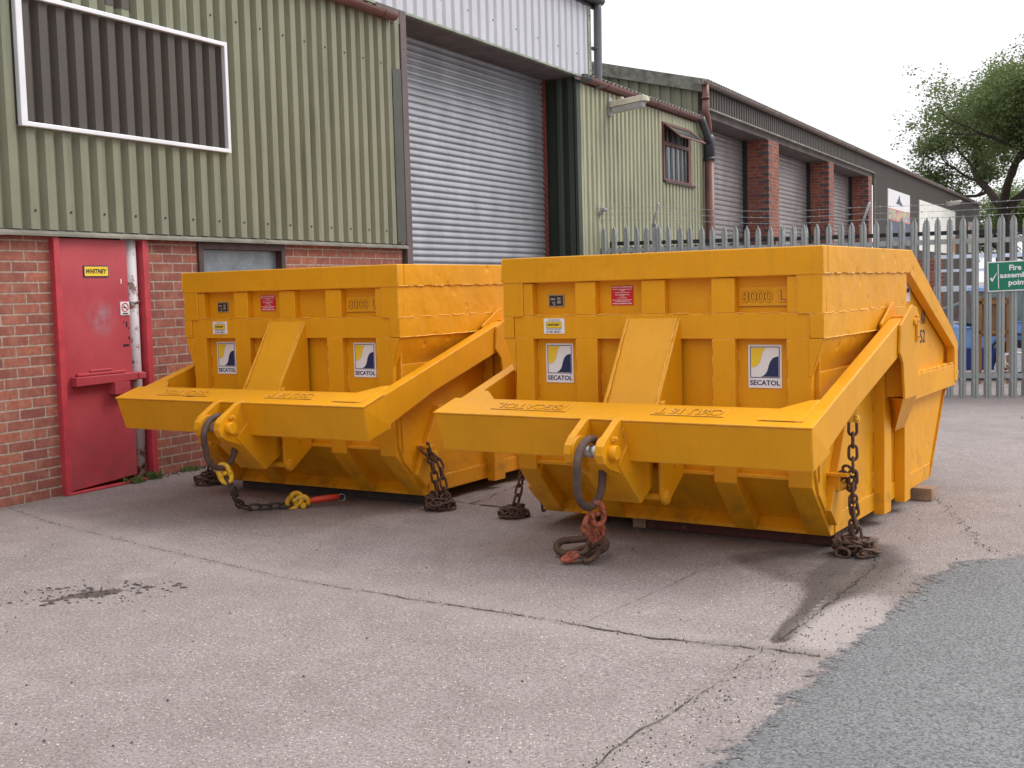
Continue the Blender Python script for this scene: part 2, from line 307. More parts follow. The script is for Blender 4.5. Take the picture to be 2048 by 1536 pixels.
# ---------------------------------------------------------------- mesh helpers
class MB:
    def __init__(s): s.bm = bmesh.new(); s.smooth = []
    def quad(s, *pts):
        return s.bm.faces.new([s.bm.verts.new(p) for p in pts])
    def hull8(s, a, b):
        """a, b: two 4-point loops joined into a closed hexahedron"""
        return s.loft([a, b])
    def loft(s, loops, close=True, caps=True, smooth=False):
        vs = [[s.bm.verts.new(p) for p in lp] for lp in loops]; n = len(loops[0]); fs = []
        for i in range(len(vs) - 1):
            for j in range(n if close else n - 1):
                f = s.bm.faces.new((vs[i][j], vs[i][(j + 1) % n], vs[i + 1][(j + 1) % n], vs[i + 1][j])); f.smooth = smooth; fs.append(f)
        if caps and close:
            s.bm.faces.new(vs[0][::-1]); s.bm.faces.new(vs[-1])
        return fs
    def box(s, x0, x1, y0, y1, z0, z1):
        s.loft([[(x0, y0, z0), (x1, y0, z0), (x1, y1, z0), (x0, y1, z0)], [(x0, y0, z1), (x1, y0, z1), (x1, y1, z1), (x0, y1, z1)]])
    def prism_x(s, poly, x0, x1):      # poly in (y,z)
        s.loft([[(x0, y, z) for y, z in poly], [(x1, y, z) for y, z in poly]])
    def prism_z(s, poly, z0, z1):
        s.loft([[(x, y, z0) for x, y in poly], [(x, y, z1) for x, y in poly]])
    def prism_y(s, poly, y0, y1):
        s.loft([[(x, y0, z) for x, z in poly], [(x, y1, z) for x, z in poly]])
    def tube(s, pts, r, n=10, closed=False, caps=True, up=None):
        pts = [Vector(p) for p in pts]; N = len(pts); rs = r if isinstance(r, (list, tuple)) else [r] * N
        loops = []; prev = None
        for i, p in enumerate(pts):
            if closed: t = pts[(i + 1) % N] - pts[i - 1]
            else: t = pts[min(i + 1, N - 1)] - pts[max(i - 1, 0)]
            t.normalize()
            if prev is None:
                a = Vector((0, 0, 1)) if abs(t.z) < .9 else Vector((1, 0, 0)); nrm = t.cross(a).normalized()
            else:
                nrm = (prev - t * prev.dot(t)).normalized()
            prev = nrm; b = t.cross(nrm)
            loops.append([p + (nrm * math.cos(2 * math.pi * j / n) + b * math.sin(2 * math.pi * j / n)) * rs[i] for j in range(n)])
        if closed: loops.append(loops[0])
        return s.loft(loops, caps=caps and not closed, smooth=True)
    def cyl(s, a, b, r, n=20):
        a, b = Vector(a), Vector(b); s.tube([a, b], r, n)
    def xform(s, mat):
        bmesh.ops.transform(s.bm, matrix=mat, verts=s.bm.verts)
    def build(s, name, mat, parent=None, bevel=0, split=None):
        bmesh.ops.remove_doubles(s.bm, verts=s.bm.verts, dist=1e-5)
        bmesh.ops.recalc_face_normals(s.bm, faces=s.bm.faces)
        if split:
            s.bm.verts.index_update(); s.bm.verts.ensure_lookup_table(); seen = {}; groups = []
            for v in s.bm.verts:
                if v in seen: continue
                st_ = [v]; seen[v] = len(groups); g_ = [v]
                while st_:
                    q = st_.pop()
                    for e in q.link_edges:
                        o_ = e.other_vert(q)
                        if o_ not in seen: seen[o_] = len(groups); st_.append(o_); g_.append(o_)
                groups.append(g_)
            if split == 'x':
                L_, R_g = [], []
                for g_ in groups: (L_ if sum(v.co.x for v in g_) < 0 else R_g).extend(g_)
                groups = [g_ for g_ in (R_g, L_) if g_]
            res = []
            for g_ in groups:
                nb_ = MB(); mp_ = {v: nb_.bm.verts.new(v.co) for v in g_}; fs_ = {f for v in g_ for f in v.link_faces}
                for f in fs_: nf = nb_.bm.faces.new([mp_[v] for v in f.verts]); nf.smooth = f.smooth
                res.append(nb_.build(name, mat, parent, bevel))
            s.bm.free(); return res
        me = bpy.data.meshes.new(name); s.bm.to_mesh(me); s.bm.free()
        mats = mat if isinstance(mat, list) else [mat]
        for q in mats: me.materials.append(q)
        o = bpy.data.objects.new(name, me); C.objects.link(o)
        if parent: o.parent = parent
        if bevel:
            b = o.modifiers.new('bevel', 'BEVEL'); b.width = bevel; b.segments = 2; b.limit_method = 'ANGLE'; b.angle_limit = R_(35); b.harden_normals = False
        return o
def tag(o, label=None, cat=None, group=None, kind=None):
    if label: o['label'] = label
    if cat: o['category'] = cat
    if group: o['group'] = group
    if kind: o['kind'] = kind
    return o
def empty(name, loc=(0, 0, 0), rz=0, label=None, cat=None, group=None):
    o = bpy.data.objects.new(name, None); C.objects.link(o); o.location = loc; o.rotation_euler = (0, 0, rz)
    o.empty_display_size = .2
    return tag(o, label, cat, group)
def kids(o): return [c for c in list(bpy.data.objects) if c.parent == o]
def copy_tree(o, parent=None):
    c = o.copy(); C.objects.link(c); c.parent = parent
    for ch in kids(o): copy_tree(ch, c)
    return c
def text_mesh(body, mb, width, origin, xdir, ydir, height=None, extrude=.002, bold=.0, spacing=1.0, shear=0):
    """adds lettering to mb; baseline-left at origin"""
    cu = bpy.data.curves.new('t', 'FONT'); cu.body = body; cu.size = 1; cu.extrude = 0; cu.offset = bold; cu.space_character = spacing; cu.shear = shear
    cu.resolution_u = 3
    ob = bpy.data.objects.new('t', cu); C.objects.link(ob); bpy.context.view_layer.update()
    dg = bpy.context.evaluated_depsgraph_get(); me = bpy.data.meshes.new_from_object(ob.evaluated_get(dg))
    bpy.data.objects.remove(ob); bpy.data.curves.remove(cu)
    xs = [v.co.x for v in me.vertices]; ys = [v.co.y for v in me.vertices]
    x0, x1, y0, y1 = min(xs), max(xs), min(ys), max(ys); sx = width / (x1 - x0); sy = (height / (y1 - y0)) if height else sx
    X = Vector(xdir).normalized(); Y = Vector(ydir).normalized(); Z = X.cross(Y); O = Vector(origin)
    tb = bmesh.new(); tb.from_mesh(me); bpy.data.meshes.remove(me)
    r = bmesh.ops.extrude_face_region(tb, geom=tb.faces[:])
    vs = [e for e in r['geom'] if isinstance(e, bmesh.types.BMVert)]; top = set(vs)
    vm = {}
    for v in tb.verts:
        vm[v] = mb.bm.verts.new(O + X * (v.co.x - x0) * sx + Y * (v.co.y - y0) * sy + Z * (extrude if v in top else 0))
    for f in tb.faces:
        try: mb.bm.faces.new([vm[v] for v in f.verts])
        except ValueError: pass
    tb.free()

# ================================================================= GROUND
def gz(x, y):
    a = min(max((y - 9) / 5, 0), 1); a = a * a * (3 - 2 * a); b = min(max((x - 1) / 3, 0), 1)
    return -.16 * a * b
CR1 = [(-3.75, 8.35), (-3.597, 8.192), (-2.973, 7.483), (-2.078, 6.636), (-1.603, 6.21), (-1.128, 5.798), (-0.543, 5.383), (-0.189, 5.15), (0.136, 4.944), (0.527, 4.655), (0.966, 4.464), (1.132, 4.362)]
CR2 = [(.12, 3.18), (0.214, 3.372), (0.303, 3.542), (0.576, 3.923), (0.894, 4.395)]
CR3 = [(1.3, 6.358), (1.1, 6.017), (.68, 5.42), (0.281, 4.893)]
CR4 = [(-0.439, 7.927), (-0.298, 7.756), (-0.066, 7.596)]
CR5 = [(-0.3, 7.77), (-0.202, 7.892), (-0.058, 8.272), (.3, 8.9)]
CR6 = [(2.75, 7.9), (2.591, 6.82), (2.445, 6.156), (2.45, 5.976)]
CR7 = [(1.86, 6.15), (1.80, 5.80), (1.55, 5.38), (1.25, 4.90), (1.03, 4.58)]
def segd(p, a, b):
    ax, ay = a; bx, by = b; dx, dy = bx - ax, by - ay; t = ((p[0] - ax) * dx + (p[1] - ay) * dy) / (dx * dx + dy * dy)
    t = min(max(t, 0), 1); return math.hypot(p[0] - ax - t * dx, p[1] - ay - t * dy)
def pld(p, pl): return min(segd(p, pl[i], pl[i + 1]) for i in range(len(pl) - 1))
def ss(a, b, x): t = min(max((x - a) / (b - a), 0), 1); return t * t * (3 - 2 * t)
def blob(p, c, rx, ry, ang=0):
    dx, dy = p[0] - c[0], p[1] - c[1]; ca, sa = math.cos(ang), math.sin(ang)
    return math.hypot((dx * ca + dy * sa) / rx, (-dx * sa + dy * ca) / ry)
def stain(x, y):
    p = (x, y); n = noise.noise((x * 2.3, y * 2.3, 0)) * .25
    wet = 0; light = 0; brown = 0
    if 0 < x < 3 and 4 < y < 7:
        d = pld(p, CR7); side = (x - 1.03) - (y - 4.58) * .52
        wdt = .05 + .13 * ss(4.55, 5.3, y) + .18 * ss(5.2, 5.7, y)
        if side < 0.02: wet = max(wet, 1 - ss(wdt * .45, wdt * 1.15, d + n * .1))
        else: wet = max(wet, (1 - ss(.02, .05 + .25 * ss(5.0, 5.5, y), d + n * .05)) * .75)
        wet = max(wet, .62 * (1 - ss(.75, 1.15, blob(p, (1.50, 5.85), .42, .42) + n)))
        brown = max(brown, .9 * (1 - ss(.8, 1.1, blob(p, (1.72, 5.42), .26, .24) + n)))
        light = max(light, (1 - ss(.8, 1.2, blob(p, (1.35, 4.80), .16, .42, -.55) + n * .4)))
    d = pld(p, CR1)
    brown = max(brown, (.25 + .55 * ss(.2, 1.0, x)) * (1 - ss(.015, .05 + .06 * ss(.3, 1.0, x), d)))
    light = max(light, .35 * (1 - ss(.05, .28, d + n * .3)) * (1 if (y < 8.2 - (x + 3.6) * .8) else 0))
    brown = max(brown, .35 * (1 - ss(.01, .05, pld(p, CR2))))
    # tarry patch at left
    if -3 < x < -1.2 and 5 < y < 6.3:
        wet = max(wet, 1.35 * (1 - ss(.80, 1.10, blob(p, (-2.03, 5.60), .125, .062, .35) + n * .7)))
        wet = max(wet, 1.2 * (1 - ss(.75, 1.2, blob(p, (-2.19, 5.50), .06, .018, .3) + n * .6)))
        wet = max(wet, 1.1 * (1 - ss(.7, 1.1, blob(p, (-2.17, 5.44), .04, .014, .3) + n * .6)))
    light = max(light, .5 * (1 - ss(.5, 1.2, blob(p, (-1.95, 5.95), .16, .07, .3) + n * 2)))
    # dirt against the brick wall
    s_off = (x + 6.073) * .8843 + (y - 3.2065) * -.4669
    brown = max(brown, .8 * (1 - ss(.03, .22, s_off + n * .3)))
    return (wet, light, brown)
def axis(fine0, fine1, step, lo, hi):
    v = []; a = fine0
    while a < fine1: v.append(a); a += step
    v.append(fine1)
    s_ = step; b = fine1
    while b < hi: s_ *= 1.35; b += s_; v.append(min(b, hi))
    s_ = step; b = fine0; pre = []
    while b > lo: s_ *= 1.35; b -= s_; pre.append(max(b, lo))
    return pre[::-1] + v
xs = axis(-4.0, 3.2, .03, -300, 300); ys = axis(3.15, 8.8, .03, -60, 500)
me = bpy.data.meshes.new('ground'); nx, ny = len(xs), len(ys)
vts = []; cols = []
for y in ys:
    for x in xs:
        vts.append((x, y, gz(x, y) + (noise.noise((x * .8, y * .8, 3)) * .006 if abs(x) < 12 and y < 20 else 0)))
        cols.append(stain(x, y) if (-4.6 < x < 3.4 and 3 < y < 12) else (0, 0, 0))
me.from_pydata(vts, [], [(j * nx + i, j * nx + i + 1, (j + 1) * nx + i + 1, (j + 1) * nx + i) for j in range(ny - 1) for i in range(nx - 1)])
ca = me.color_attributes.new('stain', 'FLOAT_COLOR', 'POINT')
flat = []
for c_ in cols: flat += [c_[0], c_[1], c_[2], 1]
ca.data.foreach_set('color', flat)
me.materials.append(M['concrete']); g = bpy.data.objects.new('ground', me); C.objects.link(g); tag(g, kind='structure')
for p_ in me.polygons: p_.use_smooth = True
def jag(pl, step, amp, seed):
    out_ = []; random.seed(seed)
    for i in range(len(pl) - 1):
        a, b = Vector(pl[i]), Vector(pl[i + 1]); n_ = max(1, int((b - a).length / step)); d = (b - a).normalized(); pr = Vector((-d.y, d.x))
        for j in range(n_):
            q = a.lerp(b, j / n_) + pr * (random.uniform(-amp, amp) + noise.noise((a.x * 3 + j * .23, seed, 0)) * amp * 1.5); out_.append(q)
    out_.append(Vector(pl[-1])); return out_
def gh(x, y): return gz(x, y) + noise.noise((x * .8, y * .8, 3)) * .006
mb = MB(); random.seed(5)
for pl, w0, seed in ((CR1, .010, 1), (CR2, .006, 2), (CR3, .004, 3), (CR6, .006, 6), (CR7, .012, 7), (CR4, .02, 4), (CR5, .012, 5)):
    pts = jag(pl, .035, .007 if seed != 6 else .03, seed); L_ = []; R2 = []
    for i, p in enumerate(pts):
        t = (pts[min(i + 1, len(pts) - 1)] - pts[max(i - 1, 0)]).normalized(); pr = Vector((-t.y, t.x))
        ww = w0 * max(.12, random.uniform(.1, 1) * (1.0 + .8 * noise.noise((i * .15, seed, 1))))
        if random.random() < .10: ww *= .1
        if seed == 1: ww *= .45 + .75 * ss(-1.6, .4, p.x)
        z_ = gh(p.x, p.y) + .0035
        L_.append(mb.bm.verts.new((p.x + pr.x * ww / 2, p.y + pr.y * ww / 2, z_))); R2.append(mb.bm.verts.new((p.x - pr.x * ww / 2, p.y - pr.y * ww / 2, z_)))
    for i in range(len(pts) - 1): mb.bm.faces.new((L_[i], L_[i + 1], R2[i + 1], R2[i]))
o = mb.build('ground_cracks', M['crack']); tag(o, kind='structure')
# asphalt sheet
edge = jag([(-.66, 1.6), (-.06, 2.6), (0.415, 3.40), (1.075, 4.42), (1.63, 5.24), (1.88, 5.64), (2.09, 5.85), (2.30, 5.92), (2.592, 6.03), (3.4, 6.35), (6, 7.25), (12, 8.65)], .03, .004, 11)
mb = MB(); prev = None; lay = mb.bm.verts.layers.float_color.new('edge')
for q in edge:
    col = []
    for t in (0, .08, .16, .24, .5, 2, 6, 14):
        x_, y_ = q.x + t * .9, q.y - t * .8
        v_ = mb.bm.verts.new((x_, y_, gh(x_, y_) + .004 if t < .5 else (gh(x_, y_) + .004 if t < 3 else .0095))); e_ = min(t / .24, 1); v_[lay] = (e_, e_, e_, 1); col.append(v_)
    if prev:
        for i in range(7): mb.bm.faces.new((prev[i], col[i], col[i + 1], prev[i + 1]))
    prev = col
o = mb.build('asphalt_road', M['asphalt']); tag(o, kind='structure')
# loose grit (nobody could count it)
mb = MB(); random.seed(21)
def grit(x, y, r):
    z_ = gh(x, y) + .004; t = [Vector((x + random.uniform(-r, r), y + random.uniform(-r, r), z_ + (r * random.uniform(.3, 1.1) if i == 0 else 0))) for i in range(1)]
    n_ = 5; a0 = random.random() * 6; base_ = [mb.bm.verts.new((x + math.cos(a0 + i * 6.283 / n_) * r * random.uniform(.6, 1.2), y + math.sin(a0 + i * 6.283 / n_) * r * random.uniform(.6, 1.2), z_ - .002)) for i in range(n_)]
    top = mb.bm.verts.new((x + random.uniform(-.3, .3) * r, y + random.uniform(-.3, .3) * r, z_ + r * random.uniform(.4, .9)))
    for i in range(n_): mb.bm.faces.new((base_[i], base_[(i + 1) % n_], top))
for i in range(520):
    x, y = random.uniform(-3.5, 3.6), 3.2 + 9 * random.random() ** 1.3
    if (x + 6.073) * .8843 + (y - 3.2065) * -.4669 < .05: continue
    grit(x, y, random.choice((.002, .003, .004, .006)))
for i in range(260):
    q = random.choice(edge[20:120]); grit(q.x + random.gauss(-.03, .05), q.y + random.gauss(.03, .05), random.choice((.002, .003, .004)))
for i in range(420):
    q = random.uniform(0, 1); p = (1.132 + (1.95 - 1.132) * random.random(), 4.36 + 1.3 * random.random()); grit(*p, random.choice((.002, .003, .004)))
for i in range(60):   # bits round the tarry patch
    grit(random.gauss(-2.05, .24), random.gauss(5.62, .10), random.choice((.003, .005, .007)))
for pl_, n__, sd__ in ((CR1, 260, .018), (CR2, 90, .02), (CR7, 130, .02), (CR6, 60, .03)):
    for i in range(n__):
        j_ = random.randrange(len(pl_) - 1); t_ = random.random(); x = pl_[j_][0] + (pl_[j_ + 1][0] - pl_[j_][0]) * t_ + random.gauss(0, sd__); y = pl_[j_][1] + (pl_[j_ + 1][1] - pl_[j_][1]) * t_ + random.gauss(0, sd__); grit(x, y, random.choice((.002, .003, .004)))
for i in range(95):
    a_ = random.gauss(0, 1); b_ = random.gauss(0, 1); x, y = -2.03 + a_ * .20, 5.62 + a_ * .05 + b_ * .10
    n_ = 7; a0 = random.random() * 6; rr_ = random.choice((.005, .008, .012, .016)); z_ = gh(x, y) + .0025
    bs = [mb.bm.verts.new((x + math.cos(a0 + i_ * 6.283 / n_) * rr_ * random.uniform(.5, 1.6), y + math.sin(a0 + i_ * 6.283 / n_) * rr_ * random.uniform(.3, .9), z_)) for i_ in range(n_)]
    tp_ = mb.bm.verts.new((x, y, z_ + rr_ * .35))
    for i_ in range(n_): mb.bm.faces.new((bs[i_], bs[(i_ + 1) % n_], tp_))
for i in range(300):   # rubble along the wall foot
    s_ = random.uniform(6.6, 8.2); o_ = abs(random.gauss(.03, .035)); grit(-6.073 + .4669 * s_ + .8843 * o_, 3.2065 + .8843 * s_ - .4669 * o_, random.choice((.004, .006, .009, .013)))
o = mb.build('gravel', M['stone_dark']); tag(o, 'scattered dark grit and pebbles on the yard', 'gravel', kind='stuff')

# ================================================================= BUILDINGS (local x along wall, y = away from yard, z up)
BO = (-6.0730634, 3.20653145, 0); BR = math.atan2(.88430639, .46690707)
def bempty(name, s, label, cat='building'): 
    # empties sit at the wall foot; parts are built in wall coordinates, hence no offset
    return empty(name, BO, BR, label, cat)
def corr(mb, s0, s1, z0, z1, off=0.0, pitch=.157, depth=.050, crest=.47, zt=None, phase=0):
    """trapezoidal sheet; crest outwards (-y)"""
    prof = []; s_ = s0 - ((s0 - phase) % pitch); cw = pitch * crest; sl = pitch * min(.20, (1 - crest) / 2.9); tw = pitch - cw - 2 * sl
    raw = []
    while s_ < s1 + pitch:
        raw += [(s_, -depth), (s_ + cw, -depth), (s_ + cw + sl, 0), (s_ + cw + sl + tw, 0)]; s_ += pitch
    pts = []
    for i in range(len(raw) - 1):
        (a, ya), (b, yb) = raw[i], raw[i + 1]
        if b <= s0 or a >= s1: continue
        aa, bb = max(a, s0), min(b, s1); f = lambda t: ya + (yb - ya) * (t - a) / (b - a)
        if not pts: pts.append((aa, f(aa)))
        pts.append((bb, f(bb)))
    zt = zt or (lambda s__: z1)
    lo = [mb.bm.verts.new((a, y - off, z0)) for a, y in pts]; hi = [mb.bm.verts.new((a, y - off, zt(a))) for a, y in pts]
    for i in range(len(pts) - 1): mb.bm.faces.new((lo[i], lo[i + 1], hi[i + 1], hi[i]))
def gutter(mb, s0, s1, off, z, r=.062, n=8):
    lp = []
    for s_ in (s0, s1):
        o_ = [( s_, -off - r * math.cos(math.pi * j / n), z - r * math.sin(math.pi * j / n)) for j in range(n + 1)]
        i_ = [( s_, -off - (r - .006) * math.cos(math.pi * j / n), z - (r - .006) * math.sin(math.pi * j / n)) for j in range(n, -1, -1)]
        lp.append(o_ + i_)
    mb.loft(lp, smooth=False)
    return mb
def shutter(mb, s0, s1, z0, z1, y, pitch=.076, amp=.020):
    z_ = z0; rows = []
    while z_ < z1:
        for t, a in ((0, 0), (.06, .6), (.22, 1), (.42, 1), (.66, .7), (.90, .1)):
            zz = z_ + t * pitch
            if zz <= z1: rows.append((zz, y - a * amp))
        z_ += pitch
    lp = [(mb.bm.verts.new((s0, yy, zz)), mb.bm.verts.new((s1, yy, zz))) for zz, yy in rows]
    for i in range(len(lp) - 1):
        f = mb.bm.faces.new((lp[i][0], lp[i][1], lp[i + 1][1], lp[i + 1][0])); f.smooth = True

B1 = bempty('workshop_building', 0, 'workshop with olive ribbed cladding over red brick, pink-red door and tall grey roller shutter')
mb = MB(); W0 = 0.0
for a, b, c_, d in ((-6, 6.0, -.1, 1.88), (6.92, 7.5, -.1, 1.88), (7.5, 8.63, -.1, 1.15), (8.63, 10.60, -.1, 1.88), (6.0, 6.92, -.1, .012)):
    mb.box(a, b, 0, .22, c_, d)
mb.build('brick_wall', M['brick'], B1, 0, 'isl')
mb = MB(); mb.box(-6, 10.6, .25, .30, 0, 1.9); mb.box(6.0, 10.6, .24, .3, 0, 1.88); mb.build('inner_lining', M['black'], B1, 0, 'isl')
mb = MB(); corr(mb, -6, 10.60, 1.915, 4.30)
mb.build('cladding', M['olive'], B1)
mb = MB(); corr(mb, 5.74, 7.86, 2.64, 3.51, off=.003); corr(mb, 6.59, 6.88, 3.60, 4.19, off=.003); mb.build('unfaded_cladding', M['brown_clad'], B1)
mb = MB()
zz = 2.04
for i in range(34):
    s_ = .035 + .157 * round((5.0 + i * .314) / .157) if False else 5.0 + .314 * i
    s_ = math.floor(s_ / .157) * .157 + .04
    if s_ < 10.55:
        for z_ in (2.045, 3.738):
            if z_ > 3 and 5.7 < s_ < 7.6: continue
            mb.cyl((s_, -.050, z_), (s_, -.056, z_), .0085, 8)
mb.build('fixing_screw', M['black'], B1, 0, 'isl')
mb = MB(); mb.prism_x([(-.075, 1.868), (-.075, 1.885), (-.045, 1.905), (.02, 1.915), (.02, 1.90), (-.06, 1.878), (-.06, 1.868)], -6, 10.62)
for s_ in (2.0, 5.5, 8.28): mb.prism_x([(-.078, 1.866), (-.078, 1.888), (-.045, 1.909), (.02, 1.917), (.02, 1.90), (-.062, 1.875), (-.062, 1.866)], s_, s_ + .05)
mb.build('sill_flashing', M['flash_olive'], B1)
mb = MB()
mb.loft([[(10.63, -.05, -.1), (10.74, -.05, -.1), (10.74, .5, -.1), (10.63, .5, -.1)], [(10.63, -.05, 4.34), (10.74, -.05, 4.34), (10.74, .5, 4.34), (10.63, .5, 4.34)]])
mb.box(10.2, 10.632, -.046, -.03, 4.19, 4.34)
for z_ in (3.95, 3.1, 2.7, 2.2): mb.cyl((10.69, -.05, z_), (10.69, -.056, z_), .008, 8)
mb.build('corner_post', M['purple_flash'], B1, .004)
mb = MB(); mb.box(10.44, 10.60, -.058, -.053, 1.93, 3.72); mb.build('patch_flashing', simple('grimy_flashing', (.062, .066, .055), .6, 0, .2, 5), B1)
mb = MB(); gutter(mb, -6, 10.43, .10, 4.245, .066)
for s_ in (4.2, 5.2, 6.2, 7.2, 8.2, 9.2, 10.2): gutter(mb, s_, s_ + .03, .10, 4.245, .072)
mb.build('gutter', M['gutter'], B1)
# roof edge of the low workshop (fibre cement)
mb = MB()
mb.loft([[(-6, -.10, 4.33), (-6, .0, 4.30), (-6, 5, 5.2), (-6, 5, 5.24)], [(9.7, -.10, 4.33), (9.7, 0, 4.30), (9.7, 5, 5.2), (9.7, 5, 5.24)]])
mb.build('roof', M['asbestos'], B1)
# raised bay: pale fascia
mb = MB(); corr(mb, 9.9, 15.50, 4.345, 5.33, off=-.0, pitch=.2, depth=.03, crest=.6)
mb.build('pale_fascia', M['grey_clad'], B1)
mb = MB(); mb.box(15.47, 15.57, -.045, .02, 4.34, 5.34); mb.box(9.9, 15.57, -.04, .03, 4.318, 4.343); mb.build('fascia_edge_trim', simple('mossy_trim', (.30, .34, .27), .6, 0, .4, 6), B1)
mb = MB(); s_ = 10.3
while s_ < 15.4:
    mb.cyl((s_, -.03, 4.62), (s_, -.036, 4.62), .009, 8); s_ += .6
for z_ in (4.45, 5.2): mb.cyl((15.52, -.045, z_), (15.52, -.052, z_), .009, 8)
mb.build('fixing_screw', M['black'], B1, 0, 'isl')
mb = MB(); gutter(mb, 9.9, 15.75, .12, 5.44, .075); mb.box(9.9, 15.75, -.05, 0, 5.33, 5.43); mb.build('upper_gutter', M['pvc_dark'], B1)
mb = MB(); mb.loft([[(9.9, 0, 5.35), (9.9, 7, 6.9), (9.9, 7, 6.8), (9.9, 0, 5.30)], [(15.6, 0, 5.35), (15.6, 7, 6.9), (15.6, 7, 6.8), (15.6, 0, 5.30)]]); mb.build('upper_roof', M['asbestos'], B1)
mb = MB(); mb.box(15.53, 15.56, .02, 7, 3, 5.33); mb.box(9.9, 9.93, .02, 7, 4.3, 5.33); mb.build('side_wall', M['grey_clad'], B1, 0, 'isl')
mb = MB(); mb.tube([(15.68, -.10, 5.42), (15.68, -.10, 5.30), (15.68, -.09, 4.3), (15.68, -.09, 4.22)], .058, 14); mb.box(15.60, 15.76, -.12, .0, 4.76, 4.79); mb.build('drainpipe', M['pvc_grey'], B1)
# shutter recess
mb = MB(); mb.box(10.74, 15.1, .0, .56, 4.30, 4.322)
mb.build('soffit', M['soffit'], B1)
mb = MB(); shutter(mb, 10.74, 15.08, 0, 4.31, .49); mb.build('roller_shutter', M['shutter'], B1)
mb = MB(); mb.box(15.03, 15.065, .44, .48, 0, 4.3)
z_ = .5
while z_ < 4.28: mb.box(15.0, 15.035, .445, .475, z_, z_ + .035); z_ += .076
mb.build('shutter_guide', simple('red_oxide_guide', (.20, .05, .04), .6, 0, .3, 20), B1)
mb = MB(); mb.box(15.08, 15.10, .0, .5, 0, 4.3)
mb.prism_z([(15.1, .02), (15.05, .02), (15.05, .10), (15.08, .12), (15.08, .20), (15.05, .22), (15.05, .27), (15.08, .29), (15.08, .5), (15.1, .5)], 0, 4.3)
mb.box(15.04, 15.19, -.04, .0, 0, 4.32)
mb.build('shutter_jamb', M['green_dark'], B1, .003)
mb = MB(); mb.box(10.6, 10.66, .5, 7, 0, 4.3); mb.box(10.6, 20, 6, 6.1, 0, 4.3); mb.build('back_wall', M['black'], B1, 0, 'isl')
# window in the brick
wn = MB(); 
for a, b, c_, d in ((7.50, 7.555, 1.15, 1.88), (8.575, 8.63, 1.15, 1.88), (7.555, 8.575, 1.81, 1.88), (7.555, 8.575, 1.15, 1.20)): wn.box(a, b, -.02, .09, c_, d)
win = wn.build('window', M['wood_dark'], B1, .003)
mb = MB(); mb.box(7.555, 8.575, .05, .056, 1.20, 1.81); mb.build('pane', M['glass_pale'], win)
# the open red door
dn = MB()
dn.loft([[(6.045, -.02, .022), (6.705, -.02, .055), (6.705, .02, .055), (6.045, .02, .022)], [(6.045, -.02, 1.862), (6.705, -.02, 1.862), (6.705, .02, 1.862), (6.045, .02, 1.862)]])
door = dn.build('door', M['door_red'], B1, .003)
mb = MB(); mb.box(5.99, 6.042, -.05, .08, .0, 1.868); mb.box(6.85, 6.88, -.045, .08, 0, 1.866); mb.box(6.88, 6.925, -.03, .05, 0, 1.866); mb.box(6.0, 6.92, -.055, .1, .0, .016); mb.build('door_frame', M['door_trim'], B1, .004, 'isl')
mb = MB(); mb.tube([(6.785, .04, 0), (6.785, .04, 1.88)], .055, 18)
for z_ in (1.38, .42): mb.tube([(6.785, .04, z_), (6.785, .04, z_ + .02)], .062, 18)
mb.build('white_post', M['white_rust'], B1)
mb = MB(); mb.loft([[(6.10, -.085, .785), (6.76, -.085, .745 + .05), (6.76, -.02, .795), (6.10, -.02, .785)], [(6.10, -.085, .852), (6.76, -.085, .850), (6.76, -.02, .85), (6.10, -.02, .852)]])
mb.box(6.15, 6.62, -.045, -.02, .855, .875); mb.box(6.28, 6.5, -.035, -.02, .88, .895)
mb.box(6.70, 6.775, -.095, -.02, .80, .845)
bar = mb.build('security_bar', M['door_red'], door, .004)
mb = MB(); mb.box(6.45, 6.60, -.10, -.02, .70, .79); mb.cyl((6.53, -.10, .745), (6.53, -.103, .745), .008, 8); mb.build('lock_box', M['door_red'], door, .005)
mb = MB()
for s_, z_, a, b in ((6.655, 1.06, .028, .008), (6.69, 1.115, .006, .012), (6.67, 1.22, .006, .02), (6.64, 1.24, .004, .006), (6.69, 1.19, .005, .005)): mb.box(s_ - a, s_ + a, -.0225, -.019, z_ - b, z_ + b)
mb.build('keyhole_mark', M['black'], door, 0, 'isl')
mb = MB(); mb.box(6.272, 6.512, -.026, -.02, 1.580, 1.665); pl_ = mb.build('name_plate', M['navy'], door)
mb = MB(); mb.box(6.280, 6.504, -.028, -.025, 1.588, 1.657); mb.build('plate_face', M['sign_yellow'], pl_)
mb = MB(); text_mesh('WHITNEY', mb, .20, (6.292, -.0282, 1.606), (1, 0, 0), (0, 0, 1), .034, .001, .035, 1.05, .3); mb.build('lettering', M['black'], pl_)
mb = MB(); mb.box(6.612, 6.702, -.026, -.02, 1.290, 1.392); ns = mb.build('no_smoking_sign', M['white'], door)
mb = MB(); 
ctr = Vector((6.657, -.0275, 1.350)); rr = .032
mb.tube([ctr + Vector((rr * math.cos(t * math.pi / 12), 0, rr * math.sin(t * math.pi / 12))) for t in range(24)], .003, 6, closed=True)
mb.tube([ctr + Vector((-.022, 0, .022)), ctr + Vector((.022, 0, -.022))], .0028, 6); mb.build('ring_symbol', M['sign_red'], ns)
mb = MB(); mb.box(6.637, 6.672, -.0285, -.0262, 1.345, 1.351); mb.box(6.63, 6.685, -.0275, -.0262, 1.297, 1.306); mb.build('cigarette_symbol', M['black'], ns)
mb = MB()
for a in ((6.05, 1.2),): pass
mb.box(6.63, 6.638, -.0225, -.0195, 1.53, 1.565); mb.build('white_mark', M['white'], door)
